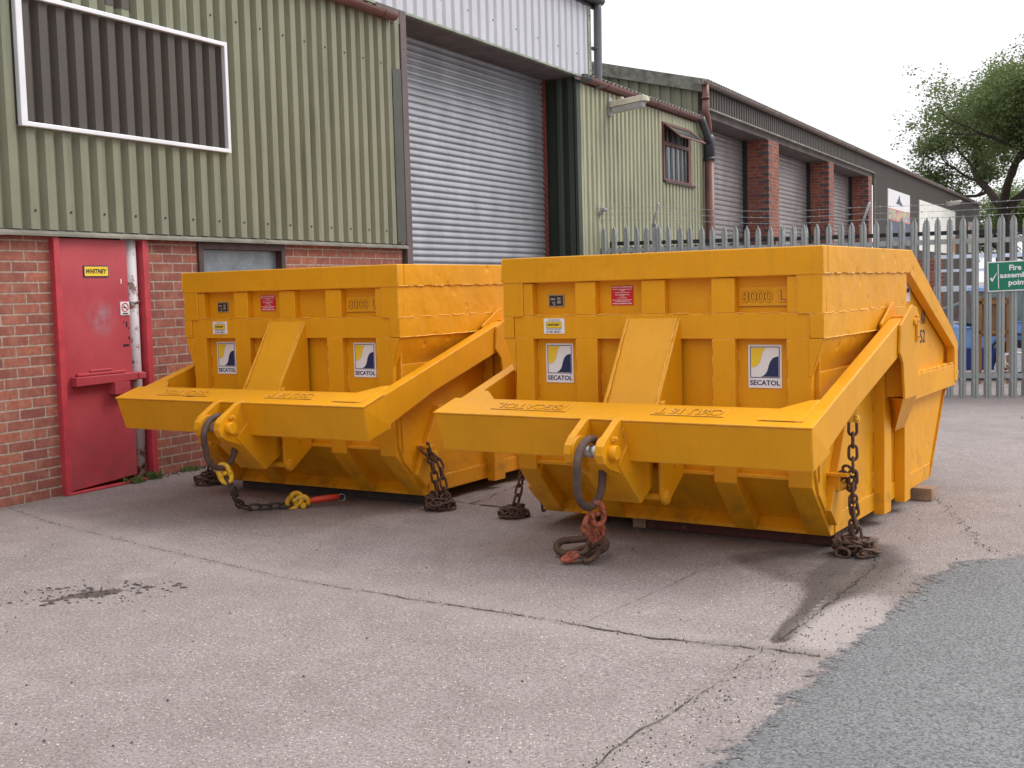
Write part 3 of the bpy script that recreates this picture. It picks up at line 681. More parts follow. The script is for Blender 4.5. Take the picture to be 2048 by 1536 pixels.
# empty aluminium sign frame
fr = empty('wall_sign', BO, BR, 'empty white aluminium sign frame mounted on the olive cladding', 'sign')
def bar_box(mb, s0, s1, z0, z1, y0=-.10, y1=-.045): mb.box(s0, s1, y0, y1, z0, z1)
for nm, a in (('top_rail', (5.75, 7.875, 3.498, 3.532)), ('bottom_rail', (5.75, 7.875, 2.617, 2.650))):
    mb = MB(); bar_box(mb, *a, y0=-.090, y1=-.052); mb.build(nm, M['alu'], fr, .005)
for nm, a in (('side_rail', (5.742, 5.797, 2.615, 3.535)), ('side_rail', (7.842, 7.878, 2.615, 3.535))):
    mb = MB(); mb.box(a[0], a[1], -.092, -.050, a[2], a[3]); mb.build(nm, M['alu'], fr, .005)

# ---------------- annex with pale olive cladding
B2 = bempty('annex_building', 0, 'lean-to annex with pale olive ribbed cladding, small red-brown window and brown gutter')
mb = MB(); corr(mb, 15.22, 18.36, .3, 4.22, off=.0); corr(mb, 18.36, 19.80, .3, 3.09); corr(mb, 18.36, 19.80, 4.07, 4.22); corr(mb, 19.80, 20.42, .3, 4.22)
mb.build('cladding', M['olive_light'], B2)
mb = MB(); mb.box(15.2, 20.4, 0.01, .2, -.2, .35); mb.build('brick_plinth', M['brick'], B2)
mb = MB(); mb.box(15.16, 15.24, -.042, .02, -.2, 4.24); mb.box(20.36, 20.44, -.045, .02, -.2, 4.24); mb.box(18.32, 19.84, -.045, -.0, 4.062, 4.20); mb.box(19.76, 19.86, -.043, 0, 3.09, 4.07); mb.build('corner_flashing', M['olive_light'], B2, 0, 'isl')
mb = MB(); mb.box(20.44, 20.62, -.02, .1, -.2, 4.5); mb.build('dark_joint', M['brown_clad'], B2)
mb = MB(); gutter(mb, 15.05, 20.12, .10, 4.31, .07)
for s_ in (15.9, 16.9, 17.9, 18.9, 19.9): gutter(mb, s_, s_ + .035, .10, 4.31, .076)
mb.box(15.25, 20.4, -.03, .0, 4.22, 4.30)
mb.build('gutter', M['gutter'], B2)
mb = MB(); gutter(mb, 15.0, 15.3, .10, 4.31, .077); mb.build('gutter_joint', M['pvc_dark'], B2)
# corrugated roof
mb = MB(); s_ = 15.25; top = []; 
while s_ < 20.42:
    z_ = .022 * math.sin(s_ / .146 * 2 * math.pi); top.append((s_, z_)); s_ += .0183
A = [mb.bm.verts.new((a, -.12, 4.345 + z_)) for a, z_ in top]; Bv = [mb.bm.verts.new((a, 5.5, 5.35 + z_)) for a, z_ in top]
A2 = [mb.bm.verts.new((a, -.12, 4.335 + z_)) for a, z_ in top]
for i in range(len(top) - 1): mb.bm.faces.new((A[i], A[i + 1], Bv[i + 1], Bv[i])); mb.bm.faces.new((A[i], A2[i], A2[i + 1], A[i + 1]))
mb.build('roof', M['asbestos'], B2)
wn = MB()
for a, b, c_, d in ((18.38, 18.44, 3.13, 4.06), (19.60, 19.72, 3.13, 4.06), (18.44, 19.60, 4.0, 4.06), (18.44, 19.60, 3.13, 3.16), (18.44, 19.60, 3.70, 3.76)): wn.box(a, b, -.05, .02, c_, d)
win = wn.build('window', M['wood_red'], B2, .003)
mb = MB(); mb.prism_x([(-.09, 3.09), (-.09, 3.12), (.0, 3.145), (.0, 3.09)], 18.38, 19.86); mb.build('sill', M['wood_dark'], win)
mb = MB(); mb.box(18.44, 19.60, -.012, -.006, 3.16, 3.70); mb.build('pane', M['glass'], win)
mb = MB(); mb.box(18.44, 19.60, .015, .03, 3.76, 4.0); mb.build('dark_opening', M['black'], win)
mb = MB()
for s_ in (18.62, 18.85, 19.08, 19.31, 19.5): mb.cyl((s_, -.028, 3.16), (s_, -.028, 4.0), .013, 8)
mb.build('security_bar', M['galv'], win, 0, 'isl')
mb = MB()
ca_, sa_ = math.cos(R_(50)), math.sin(R_(50))
def pt(s_, d): return (s_, -.055 - d * sa_, 4.03 - d * ca_)
def slab(mb, s0, s1, d0, d1, t=.018):
    a = [pt(s0, d0), pt(s1, d0), pt(s1, d1), pt(s0, d1)]; nrm = Vector((0, -ca_, sa_)) * t
    mb.loft([a, [tuple(Vector(q) + nrm) for q in a]])
slab(mb, 18.40, 18.46, 0, .36); slab(mb, 19.62, 19.68, 0, .36); slab(mb, 18.46, 19.62, 0, .045); slab(mb, 18.46, 19.62, .31, .36)
sash = mb.build('open_sash', M['wood_red'], win)
mb = MB(); slab(mb, 18.46, 19.62, .045, .31, .006); mb.build('sash_pane', M['glass'], sash)
# lamps
def wall_lamp(s, z, label):
    L = empty('wall_lamp', BO, BR, label, 'lamp', 'floodlights on the cladding walls')
    mb = MB(); mb.box(s - .06, s + .06, -.08, -.03, z - .13, z + .13); mb.build('bracket', M['galv'], L, .004)
    mb = MB(); mb.loft([[(s - .09, -.09, z - .02), (s + .09, -.09, z - .02), (s + .07, -.09, z + .07), (s - .07, -.09, z + .07)],
                        [(s - .09, -.60, z + .03), (s + .09, -.60, z + .03), (s + .07, -.60, z + .12), (s - .07, -.60, z + .12)],
                        [(s - .06, -.66, z + .03), (s + .06, -.66, z + .03), (s + .04, -.66, z + .09), (s - .04, -.66, z + .09)]])
    mb.tube([(s, -.25, z + .08), (s, -.25, z + .125)], .03, 12)
    mb.build('housing', M['lampbody'], L, .008)
    mb = MB(); mb.loft([[(s - .08, -.12, z - .022), (s + .08, -.12, z - .022), (s + .06, -.12, z - .10), (s - .06, -.12, z - .10)],
                        [(s - .08, -.60, z + .026), (s + .08, -.60, z + .026), (s + .06, -.58, z - .05), (s - .06, -.58, z - .05)]])
    mb.build('diffuser', M['lampglass'], L, .01)
wall_lamp(16.15, 4.02, 'cream floodlight on bracket high on the pale olive annex wall')
wall_lamp(50.5, 4.42, 'far cream floodlight on the brown shed wall beyond the sign boards')

# ---------------- long shed
B3 = bempty('long_shed', 0, 'long shed with roller shutters between brick pillars and brown cladding beyond')
EZ = 4.97
mb = MB(); gutter(mb, 20.15, 62, .12, EZ, .075, 6)
s_ = 22.0
while s_ < 62: gutter(mb, s_, s_ + .04, .12, EZ, .081, 6); s_ += 1.8
mb.build('gutter', M['gutter_grey'], B3)
mb = MB(); s_ = 20.4; top = []
while s_ < 62:
    top.append((s_, .024 * math.sin(s_ / .146 * 2 * math.pi))); s_ += .0243
A = [mb.bm.verts.new((a, -.14, EZ + .035 + z_)) for a, z_ in top]; Bv = [mb.bm.verts.new((a, 9, EZ + 2.25 + z_)) for a, z_ in top]
for i in range(len(top) - 1): mb.bm.faces.new((A[i], A[i + 1], Bv[i + 1], Bv[i]))
mb.build('roof', M['asbestos'], B3)
mb = MB(); corr(mb, 20.6, 35.9, 4.57, EZ + .02, off=0); mb.build('fascia_cladding', M['brown_clad'], B3)
mb = MB(); mb.prism_x([(-.06, 4.54), (-.06, 4.565), (-.03, 4.575), (.02, 4.575), (.02, 4.54)], 20.6, 35.95); mb.build('fascia_trim', simple('weathered_trim', (.24, .24, .20), .6, 0, .4, 3), B3)
mb = MB(); mb.box(20.6, 35.9, .02, .6, 4.42, 4.54); mb.build('soffit', M['soffit'], B3)
mb = MB(); corr(mb, 35.9, 62, -.3, EZ + .02, off=0, pitch=.157); mb.build('cladding', M['brown_clad'], B3)
for a, b in ((24.78, 25.60), (30.28, 30.85), (35.25, 35.78)):
    mb = MB(); mb.box(a, b, 0.0, .58, -.3, 4.42); mb.build('brick_pillar', M['brick2'], B3, .006)
    mb = MB()
    z_ = -.3
    while z_ < 4.38:
        mb.box(a - .003, a + (.11 if int(z_ / .147) % 2 else .21), -.003, .11 if int(z_ / .147) % 2 == 0 else .21, z_, z_ + .066); z_ += .147
    mb.build('dark_quoins', M['eng_brick'], B3)
for a, b in ((20.9, 24.74), (25.60, 30.24), (30.85, 35.21)):
    mb = MB(); shutter(mb, a, b, -.3, 4.42, .56, .1, .016); mb.build('roller_shutter', M['shutter2'], B3)
    mb = MB(); mb.box(b, b + .04, .46, .56, -.3, 4.42); mb.build('shutter_guide', M['black'], B3)
mb = MB(); mb.box(20.5, 35.9, .6, .7, -.3, 4.5); mb.box(20.45, 20.62, .02, .6, -.3, 4.5); mb.build('back_wall', M['brown_clad'], B3, 0, 'isl')
mb = MB(); mb.box(35.95, 36.02, -.05, -.034, -.3, 4.4); mb.build('corner_strip', simple('pale_green_strip', (.30, .33, .24), .6), B3)
# gable end above the annex roof
mb = MB(); n_ = 60; prev = None
for i in range(n_):
    for yy, dx in ((i * .2, 0), (i * .2 + .1, 0), (i * .2 + .11, -.03), (i * .2 + .19, -.03)):
        yv = yy + .05; zt_ = EZ - .12 + yv * .25
        cur = (mb.bm.verts.new((20.42 + dx, yv, 4.2)), mb.bm.verts.new((20.42 + dx, yv, zt_)))
        if prev: mb.bm.faces.new((prev[0], cur[0], cur[1], prev[1]))
        prev = cur
mb.build('gable_cladding', M['olive'], B3)
mb = MB(); mb.loft([[(20.28, -.08, EZ - .18), (20.40, -.08, EZ - .18), (20.40, -.08, EZ + .05), (20.28, -.08, EZ + .05)], [(20.28, 9, EZ + 2.09), (20.40, 9, EZ + 2.09), (20.40, 9, EZ + 2.32), (20.28, 9, EZ + 2.32)]])
mb.build('barge_board', M['asbestos'], B3)
mb = MB()
mb.tube([(20.34, -.12, 4.93), (20.34, -.12, 4.70), (20.32, -.13, 4.62), (20.27, -.14, 4.52), (20.27, -.14, 4.42), (20.33, -.15, 4.33), (20.38, -.15, 4.2), (20.40, -.15, 4.0)], .062, 14)
mb.tube([(20.42, -.15, 3.72), (20.42, -.15, -.1)], .085, 16)
for z_ in (4.66, 4.44): mb.tube([(20.30, -.13, z_), (20.30, -.13, z_ + .04)], .074, 14)
mb.build('downpipe', M['gutter'], B3)
mb = MB(); mb.tube([(20.05, -.12, 4.32), (20.10, -.14, 4.22), (20.18, -.16, 4.10), (20.32, -.16, 3.98), (20.40, -.155, 3.90)], [.07, .07, .066, .066, .07], 14)
mb.tube([(20.41, -.15, 4.06), (20.42, -.15, 3.98), (20.42, -.15, 3.62)], [.07, .095, .095], 14)
mb.tube([(20.42, -.15, 3.60), (20.42, -.15, 3.66)], .104, 14); mb.build('pipe_branch', M['pvc_dark'], B3)
# sign boards on the shed
def board(name, s0, s1, z0, z1, mat, label):
    t = empty(name, BO, BR, label, 'sign'); mb = MB(); mb.box(s0, s1, -.07, -.04, z0, z1); mb.build('panel', mat, t); return t
t = board('sign_board', 37.95, 41.9, 2.55, 4.24, M['white'], 'white and navy sign board with dark triangle emblem on the brown shed')
mb = MB(); mb.box(37.95, 41.9, -.073, -.0705, 2.55, 3.28); mb.build('navy_band', M['navy'], t)
k = NB('photo_print'); v = k.vor(5, out='Color'); k.base(k.mix(.55, v, (.36, .22, .14))); k.rough(.5); M['photo'] = k.m
mb = MB(); mb.box(37.95, 41.9, -.074, -.071, 3.32, 3.62); mb.build('photo_band', M['photo'], t)
mb = MB(); mb.box(37.95, 41.9, -.075, -.072, 3.28, 3.32); mb.box(37.95, 41.9, -.075, -.072, 3.62, 3.65); mb.box(39.9, 40.9, -.075, -.073, 2.85, 3.05); mb.build('orange_lines', simple('orange_vinyl', (.65, .16, .04), .5), t)
mb = MB(); mb.prism_y([(39.3, 3.84), (39.95, 4.14), (40.0, 3.98), (40.6, 3.80), (40.0, 3.83)], -.074, -.0715); mb.build('triangle_emblem', M['navy'], t)
k = NB('weathered_banner'); n1 = k.noise(1.5, 5, .7); k.base(k.ramp(n1, [(.35, (.70, .70, .66)), (.58, (.80, .80, .74)), (.72, (.50, .38, .30))])); k.rough(.7); M['banner'] = k.m
t = board('banner', 43.9, 53.2, 2.45, 4.22, M['banner'], 'long faded cream banner with orange corner on the brown shed')
mb = MB(); mb.box(50.9, 53.2, -.074, -.0715, 2.5, 3.2); mb.build('orange_corner', simple('orange_print', (.62, .22, .04), .6), t)
t = board('far_sign_board', 57.5, 60.5, 2.6, 4.0, M['photo'], 'small patterned sign board at the far end of the brown shed')

# ================================================================= SKIP CONTAINERS (local x across front, y back, z up)
R0, RA = (0.75278594, 6.33899035, 0), R_(-32.9746)
L0, LA = (-1.49043194, 7.88174667, 0), R_(-31.4413)
SK = empty('skip_container', R0, RA, 'right-hand yellow steel tipping skip stencilled AX 52, nearest the palisade fence', 'skip', 'yellow tipping skips')
Y = M['yellow']; YS = M['yellow_side']
TH = R_(16.2); cT, sT = math.cos(TH), math.sin(TH)
def T(a, b): return (-.54 + a * cT - b * sT, .74 + a * sT + b * cT)    # frame plane -> (v, z)
H_ = 1.583
# body shell: side walls, front sheet, floor, rear slope
mb = MB()
prof = [(.05, .95), (.05, .40), (.335, .125), (2.35, .125), (2.72, .64), (2.78, .98), (2.66, 1.05), (1.60, 1.555), (1.60, .95)]
for s_ in (-1, 1): mb.prism_x(prof, s_ * .845, s_ * .875)
mb.box(-.845, .845, .36, 2.34, .10, .127)
mb.build('lower_side_wall', YS, SK, .003, 'x')
mb = MB(); mb.box(-.90, .90, .05, .062, .40, 1.55)
mb.loft([[(-.845, .07, .40), (.845, .07, .40), (.845, .08, .405), (-.845, .08, .405)], [(-.845, .36, .13), (.845, .36, .13), (.845, .375, .135), (-.845, .375, .135)]])
mb.build('front_panel', Y, SK)
mb = MB(); mb.loft([[(-.875, .015, .405), (-.875, .05, .405), (-.875, .05, .425), (-.875, .015, .425)], [(.875, .015, .405), (.875, .05, .405), (.875, .05, .425), (.875, .015, .425)]])
mb.loft([[(-.87, .345, .148), (-.87, .292, .095), (-.87, .292, .077), (-.87, .40, .077), (-.87, .40, .148)], [(.87, .345, .148), (.87, .292, .095), (.87, .292, .077), (.87, .40, .077), (.87, .40, .148)]])
mb.build('bottom_lip', Y, SK, .003, 'isl')
# front frame members
def ribp(u0, u1, z1_, name='front_rib'):
    mb = MB(); mb.prism_x([(0, z1_), (0, .374), (.288, .077), (.36, .077), (.36, .16), (.05, .45), (.05, z1_)], u0, u1); mb.build(name, Y, SK, .004)
ribp(-.865, -.745, 1.127); ribp(-.465, -.332, 1.125); ribp(.349, .473, 1.125); ribp(.752, .877, 1.127); 
for a, b in ((-.805, -.745), (-.466, -.339), (-.059, .079), (.345, .473), (.752, .808)):
    mb = MB(); mb.box(a, b, .0 if a != -.059 else .004, .05, 1.256, 1.437); mb.build('upper_rib', Y, SK, .004)
mb = MB(); mb.box(-.87, .87, -.0, .05, 1.123, 1.256); mb.build('middle_rail', Y, SK, .004)
mb = MB()
for s_ in (-1, 1):
    mb.prism_y([(s_ * .805, 1.25), (s_ * .935, 1.25), (s_ * .935, 1.444), (s_ * .805, 1.444)], -.008, .05)
    mb.prism_y([(s_ * .872, 1.128), (s_ * .935, 1.128), (s_ * .935, 1.25), (s_ * .872, 1.25)], -.008, .05)
    mb.prism_y([(s_ * .865, 1.126), (s_ * .935, 1.126), (s_ * .877, .945), (s_ * .865, .93)], -.006, .05)
mb.build('corner_plate', Y, SK, .003, 'x')
# rim band all round
mb = MB(); mb.box(-.943, .943, -.012, .055, 1.440, H_); mb.build('front_rim', Y, SK, .006)
mb = MB()
for s_ in (-1, 1):
    a, b = sorted((s_ * .945, s_ * .885)); mb.box(a, b, .055, 1.62, 1.447, H_)
mb.build('side_rim', YS, SK, .005, 'x')
mb = MB()
for s_ in (-1, 1):
    a, b = sorted((s_ * .936, s_ * .900)); mb.box(a, b, -.004, 1.555, 1.25, 1.449)
    a, b = sorted((s_ * .941, s_ * .900)); mb.box(a, b, -.006, 1.50, 1.128, 1.25)
    # flare tucking in below, subdivided and crumpled
    N_ = 26; random.seed(3 + s_)
    rows = []
    for i in range(N_ + 1):
        v_ = 1.50 * i / N_; row = []
        for j, (uu, zz_) in enumerate(((.936, 1.128), (.918, 1.07), (.897, 1.0), (.877, .945), (.870, .86))):
            d = noise.noise((v_ * 4, j * 1.7, s_)) * (.016 if 0 < j < 4 else 0)
            if i == 0: d = 0
            row.append(mb.bm.verts.new((s_ * (uu - .05 * min(1, v_ * 1.2) * (j / 4) + d), v_, zz_)))
        rows.append(row)
    for i in range(N_):
        for j in range(4): f = mb.bm.faces.new((rows[i][j], rows[i + 1][j], rows[i + 1][j + 1], rows[i][j + 1])); f.smooth = True
mb.build('upper_side_plate', YS, SK, .003, 'x')
# rear sloping part: flange, panel, rail
mb = MB()
for s_ in (-1, 1):
    fl = [(1.55, H_), (1.66, H_), (2.70, 1.08), (2.90, .96), (2.905, .69), (2.79, .62), (2.74, .64), (2.80, .70), (2.80, .93), (2.757, .945), (1.58, 1.46), (1.55, 1.46)]
    # split into convex strips
    a, b = sorted((s_ * .885, s_ * .940))
    mb.prism_x([(1.555, 1.452), (1.555, H_), (1.66, H_), (1.60, 1.452)], a, b)
    mb.prism_x([(1.60, 1.452), (1.66, H_), (2.70, 1.08), (2.757, .945)], a, b)
    mb.prism_x([(2.757, .945), (2.70, 1.08), (2.90, .96), (2.80, .92)], a, b)
    mb.prism_x([(2.80, .92), (2.90, .96), (2.905, .69), (2.80, .70)], a, b)
mb.build('rear_flange', YS, SK, .004, 'x')
mb = MB()
for s_ in (-1, 1):
    a, b = sorted((s_ * .874, s_ * .935)); mb.loft([[(a, 1.50, .66), (b, 1.50, .66), (b, 1.50, .812), (a, 1.50, .825)], [(a, 2.84, .668), (b, 2.84, .668), (b, 2.84, .815), (a, 2.84, .828)]])
mb.build('side_rail', YS, SK, .004, 'x')
mb = MB()
segs = [(1.66, H_ - .004), (2.70, 1.078), (2.898, .957), (2.902, .692), (2.76, .625), (2.36, .10)]
mb.loft([[(-.885, v_, z_), (.885, v_, z_), (.885, v_ - .014, z_ - .010), (-.885, v_ - .014, z_ - .010)] for v_, z_ in segs]); mb.build('rear_panel', YS, SK)
mb = MB()
for s_ in (-1, 1):
    for v0, v1, uo, zt_ in ((1.06, 1.20, .94, 1.0), (1.50, 1.63, .94, .70)):
        a, b = sorted((s_ * .875, s_ * uo)); mb.box(a, b, v0, v1, .062, zt_)
mb.build('side_post', Y, SK, .004, 'isl')
mb = MB()
for s_ in (-1, 1):
    a, b = sorted((s_ * .874, s_ * .884)); mb.box(a, b, .34, 2.34, .085, .185)
mb.box(-.87, -.70, .3, 2.3, .078, .10); mb.box(.70, .87, .3, 2.3, .078, .10)
mb.build('base_skid', Y, SK, .003, 'x')
# hexagonal front end gusset with slanted post
mb = MB()
for s_ in (-1, 1):
    a, b = sorted((s_ * .874, s_ * .890))
    mb.prism_x([(.02, .62), (.02, .44), (.07, .33), (.20, .20), (.24, .24), (.12, .36), (.10, .62)], a, b)
    a, b = sorted((s_ * .874, s_ * .915))
    mb.prism_x([(.17, .235), (.27, .14), (.36, .20), (.50, .56), (.48, .66), (.42, .66)], a, b)
mb.build('end_gusset', Y, SK, .004, 'isl')
# brackets carrying the arms
mb = MB()
for s_ in (-1, 1):
    mb.prism_x([(.98, .94), (1.02, .735), (1.30, .735), (1.315, 1.20), (1.27, 1.245), (1.17, 1.262), (.93, 1.155), (.915, 1.0)], s_ * 1.052, s_ * 1.068)
    mb.prism_x([(.90, 1.165), (1.12, 1.275), (1.17, 1.28), (1.20, 1.20), (1.2, .95), (.95, .95)], s_ * .955, s_ * .970)
    q = [(s_ * 1.062, .99, .735), (s_ * 1.062, 1.30, .735), (s_ * .876, 1.62, .735), (s_ * .876, 1.25, .735)]
    r_ = [(s_ * .938, 1.28, .52), (s_ * .938, 1.50, .52), (s_ * .876, 1.62, .52), (s_ * .876, 1.45, .52)]
    mb.loft([q, r_])
    mb.prism_x([(1.10, .74), (1.25, .74), (1.25, 1.2), (1.10, 1.2)], s_ * .88, s_ * 1.05)
mb.build('arm_bracket', Y, SK, .004, 'x')
mb = MB()
for s_ in (-1, 1):
    mb.cyl((s_ * .93, 1.205, 1.165), (s_ * 1.082, 1.205, 1.165), .020, 20); a, b = sorted((s_ * 1.068, s_ * 1.082)); mb.box(a, b, 1.235, 1.262, 1.05, 1.20)
    mb.cyl((s_ * 1.08, 1.249, 1.08), (s_ * 1.09, 1.249, 1.08), .009, 8); mb.cyl((s_ * 1.08, 1.249, 1.17), (s_ * 1.09, 1.249, 1.17), .009, 8)
mb.build('pivot_pin', Y, SK, .002, 'x')
# lifting frame
fr = empty('lifting_frame'); fr.parent = SK
mb = MB()
bm_top = [T(0, 0), T(.215, 0), T(.215, -.2165), T(0, -.2165)]
mb.loft([[(-1.058, *T(0, 0)), (-1.058, *T(.215, 0)), (-1.058, *T(.215, -.2165)), (-1.045, *T(0, -.2165))], [(1.058, *T(0, 0)), (1.058, *T(.215, 0)), (1.058, *T(.215, -.2165)), (1.045, *T(0, -.2165))]])
mb.build('cross_beam', Y, fr, .008)
for s_ in (-1, 1):
    mb = MB(); a, b = sorted((s_ * .975, s_ * 1.050))
    mb.prism_x([T(.216, -.004), T(1.60, -.004), T(1.72, -.03), T(1.78, -.09), T(1.72, -.17), T(1.48, -.186), T(.715, -.171), T(.216, -.198)], a, b)
    mb.build('side_arm', Y, fr, .007)
    mb = MB(); pts = [(s_ * .79, .214), (s_ * .978, .214), (s_ * .978, .375), (s_ * .93, .36)]
    mb.loft([[(u_, *T(a_, -.002)) for u_, a_ in pts], [(u_, *T(a_, -.16)) for u_, a_ in pts]]); mb.build('corner_gusset', Y, fr, .004)
mb = MB(); 
mb.loft([[(u_, *T(a_, .0)) for u_, a_ in ((-1.064, -.004), (1.064, -.004), (1.064, .216), (-1.064, .216))], [(u_, *T(a_, .010)) for u_, a_ in ((-1.064, -.004), (1.064, -.004), (1.064, .216), (-1.064, .216))]])
mb.build('top_plate', Y, fr, .004)
# raised identification letters on the beam (read from the skip side)
mb = MB(); X_ = Vector((-1, 0, 0)); Yd = Vector((0, -cT, -sT))
for body, u1, u0, ahi, alo in (('/SECATOL', -.285, -.71, .148, .082), ('CMU 18 T', .585, .235, .160, .090)):
    mb = MB(); v_, z_ = T(ahi, .011); text_mesh(body, mb, u1 - u0, (u1, v_, z_), X_, Yd, ahi - alo, .0068, .0); o_ = mb.build('weld_lettering', Y, fr, .001)
    mb = MB(); v_, z_ = T(ahi + .002, .011); text_mesh(body, mb, u1 - u0 + .004, (u1 + .002, v_, z_), X_, Yd, ahi - alo + .004, .0030, .045); mb.build('letter_outline', M['gapline'], o_)
mb = MB()
def plate(u0, u1, a0, a1, b0, b1): mb.loft([[(u_, *T(a_, b0)) for u_, a_ in ((u0, a0), (u1, a0), (u1, a1), (u0, a1))], [(u_, *T(a_, b1)) for u_, a_ in ((u0, a0), (u1, a0), (u1, a1), (u0, a1))]])
plate(-.73, -.265, .070, .156, .010, .0135); plate(.215, .605, .078, .168, .010, .0135); plate(.78, 1.00, .055, .170, .010, .0155)
mb.build('letter_plate', Y, fr, .001, 'isl')
mb = MB(); plate(.80, .965, .0525, .0555, .009, .0135); plate(-.73, -.27, .067, .0705, .009, .0125); plate(.22, .60, .0750, .0785, .009, .0125); mb.build('plate_gap', simple('weld_gap', (.20, .09, .01), .8), fr, 0, 'isl')
# lugs
def lug(u0, u1):
    mb = MB(); P_ = [(.03, .012), (-.03, .012), (-.17, -.022), (-.215, -.045), (-.235, -.085), (-.228, -.13), (-.195, -.165), (-.01, -.30), (.10, -.262), (.19, -.216), (.03, -.19)]
    c1 = [P_[0], P_[1], P_[2], P_[3], P_[4], P_[5], P_[6], P_[10]]; c2 = [P_[6], P_[7], P_[8], P_[9], P_[10]]
    mb.prism_x([T(*q) for q in c1], u0, u1); mb.prism_x([T(*q) for q in c2], u0, u1); return mb
def disc(mb, u0, u1, a, b, r, n=26):
    v_, z_ = T(a, b); mb.cyl((u0, v_, z_), (u1, v_, z_), r, n)
for u0, u1, ud0, ud1 in ((.055, .095, .043, .0565), (-.125, -.085, -.0865, -.072)):
    mb = lug(u0, u1); l_ = mb.build('lug', Y, fr, .005)
    mb = MB(); disc(mb, ud0, ud1, -.155, -.10, .075); mb.build('doubler', Y, l_, .003)
mb = MB(); disc(mb, .09, .135, -.155, -.10, .036); disc(mb, -.150, -.12, -.155, -.10, .040)
mb.build('pin_head', Y, fr, .004, 'x')
mb = MB()
for a, b in ((-.115, -.045), (-.115, -.150)):
    v_, z_ = T(a, b); mb.box(.094, .106, v_ - .022, v_ + .022, z_ - .010, z_ + .010); mb.cyl((.10, v_ + .01, z_), (.116, v_ + .01, z_), .009, 8)
mb.build('pin_keeper', Y, fr, .002, 'isl')
mb = MB(); disc(mb, -.085, .055, -.155, -.10, .031); mb.build('lug_pin', M['steel'], fr)
# wedge block under the beam
mb = MB(); mb.prism_x([(-.60, .53), (-.36, .300), (-.215, .375), (-.215, .62), (-.5, .62)], -.12, .105); mb.build('wedge_block', Y, fr, .004)
# sloping latch plate on the front + side plates + pin
lt = empty('tipping_latch'); lt.parent = SK
mb = MB(); mb.loft([[(-.135, .0, 1.235), (.150, .0, 1.235), (.150, .03, 1.22), (-.135, .03, 1.22)], [(-.135, -.262, .80), (.150, -.262, .80), (.150, -.235, .79), (-.135, -.235, .79)], [(-.135, -.268, .765), (.150, -.268, .765), (.150, -.24, .765), (-.135, -.24, .765)], [(-.135, -.25, .735), (.150, -.25, .735), (.150, -.22, .745), (-.135, -.22, .745)]])
mb.build('sloping_plate', Y, lt, .004)
mb = MB()
for u0, u1 in ((-.152, -.134), (.149, .168)):
    mb.prism_x([(.01, 1.248), (-.278, .80), (-.283, .76), (-.262, .72), (-.245, .33), (-.225, .285), (-.195, .268), (-.165, .280), (.02, .40), (.02, 1.248)], u0, u1)
mb.build('latch_side_plate', Y, lt, .004, 'x')
mb = MB(); mb.cyl((-.17, -.20, .312), (.186, -.20, .312), .022, 18); mb.cyl((.155, -.20, .312), (.18, -.20, .312), .036, 22); mb.cyl((.16, -.245, .80), (.195, -.245, .80), .020, 14); mb.cyl((.16, -.10, .47), (.18, -.10, .47), .010, 10)
mb.build('latch_pin', Y, lt, .002, 'isl')
# weld beads
mb = MB(); random.seed(9)
def bead(a, b, r=.004, dash=True):
    a, b = Vector(a), Vector(b); L_ = (b - a).length; t = 0
    while t < L_:
        l_ = random.uniform(.05, .16) if dash else L_; e = min(t + l_, L_); n_ = max(3, int((e - t) / .02))
        pts = [a.lerp(b, (t + (e - t) * i / n_) / L_) + Vector([random.uniform(-1, 1) * .0016 for _ in range(3)]) for i in range(n_ + 1)]
        mb.tube(pts, [r * random.uniform(.6, 1.25) for _ in pts], 6); t = e + (random.uniform(.03, .09) if dash else 0)
for s_ in (-1, 1):
    bead((s_ * .942, 0, 1.446), (s_ * .942, 1.55, 1.449)); bead((s_ * .940, .0, 1.25), (s_ * .940, 1.2, 1.252)); bead((s_ * .941, 0, 1.127), (s_ * .941, 1.3, 1.128), dash=False)
    bead((s_ * .878, .33, .187), (s_ * .878, 1.05, .187), .003); bead((s_ * .936, 1.6, .826), (s_ * .936, 2.8, .829)); bead((s_ * .94, -.012, 1.45), (s_ * .94, -.012, H_), .003, False)
    bead((s_ * .877, 1.055, .2), (s_ * .877, 1.055, .9), .003)
for a, b in ((-.745, -.466), (-.339, -.059), (.079, .345), (.473, .752)): bead((a, .0, 1.257), (b, .0, 1.257), .003)
for u_ in (-.745, -.332, .473): bead((u_ + .002, .05, .5), (u_ + .002, .05, 1.12), .004)
for u_ in (-.86, -.466, .349, .752): bead((u_, .001, .55), (u_, .001, 1.12), .002)
bead((.151, -.262, .82), (.151, .0, 1.24), .004, False); bead((-.136, -.262, .82), (-.136, 0, 1.24), .004, False)
bead((.872, -.010, 1.13), (.872, -.010, 1.25), .002, False); bead((.805, -.010, 1.25), (.805, -.010, 1.44), .002, False)
v_, z_ = T(-.003, -.03); v2_, z2_ = T(-.003, -.2); bead((.098, v_, z_), (.098, v2_, z2_), .003, False)
tag(mb.build('weld_beads', M['weld'], SK), kind='stuff')
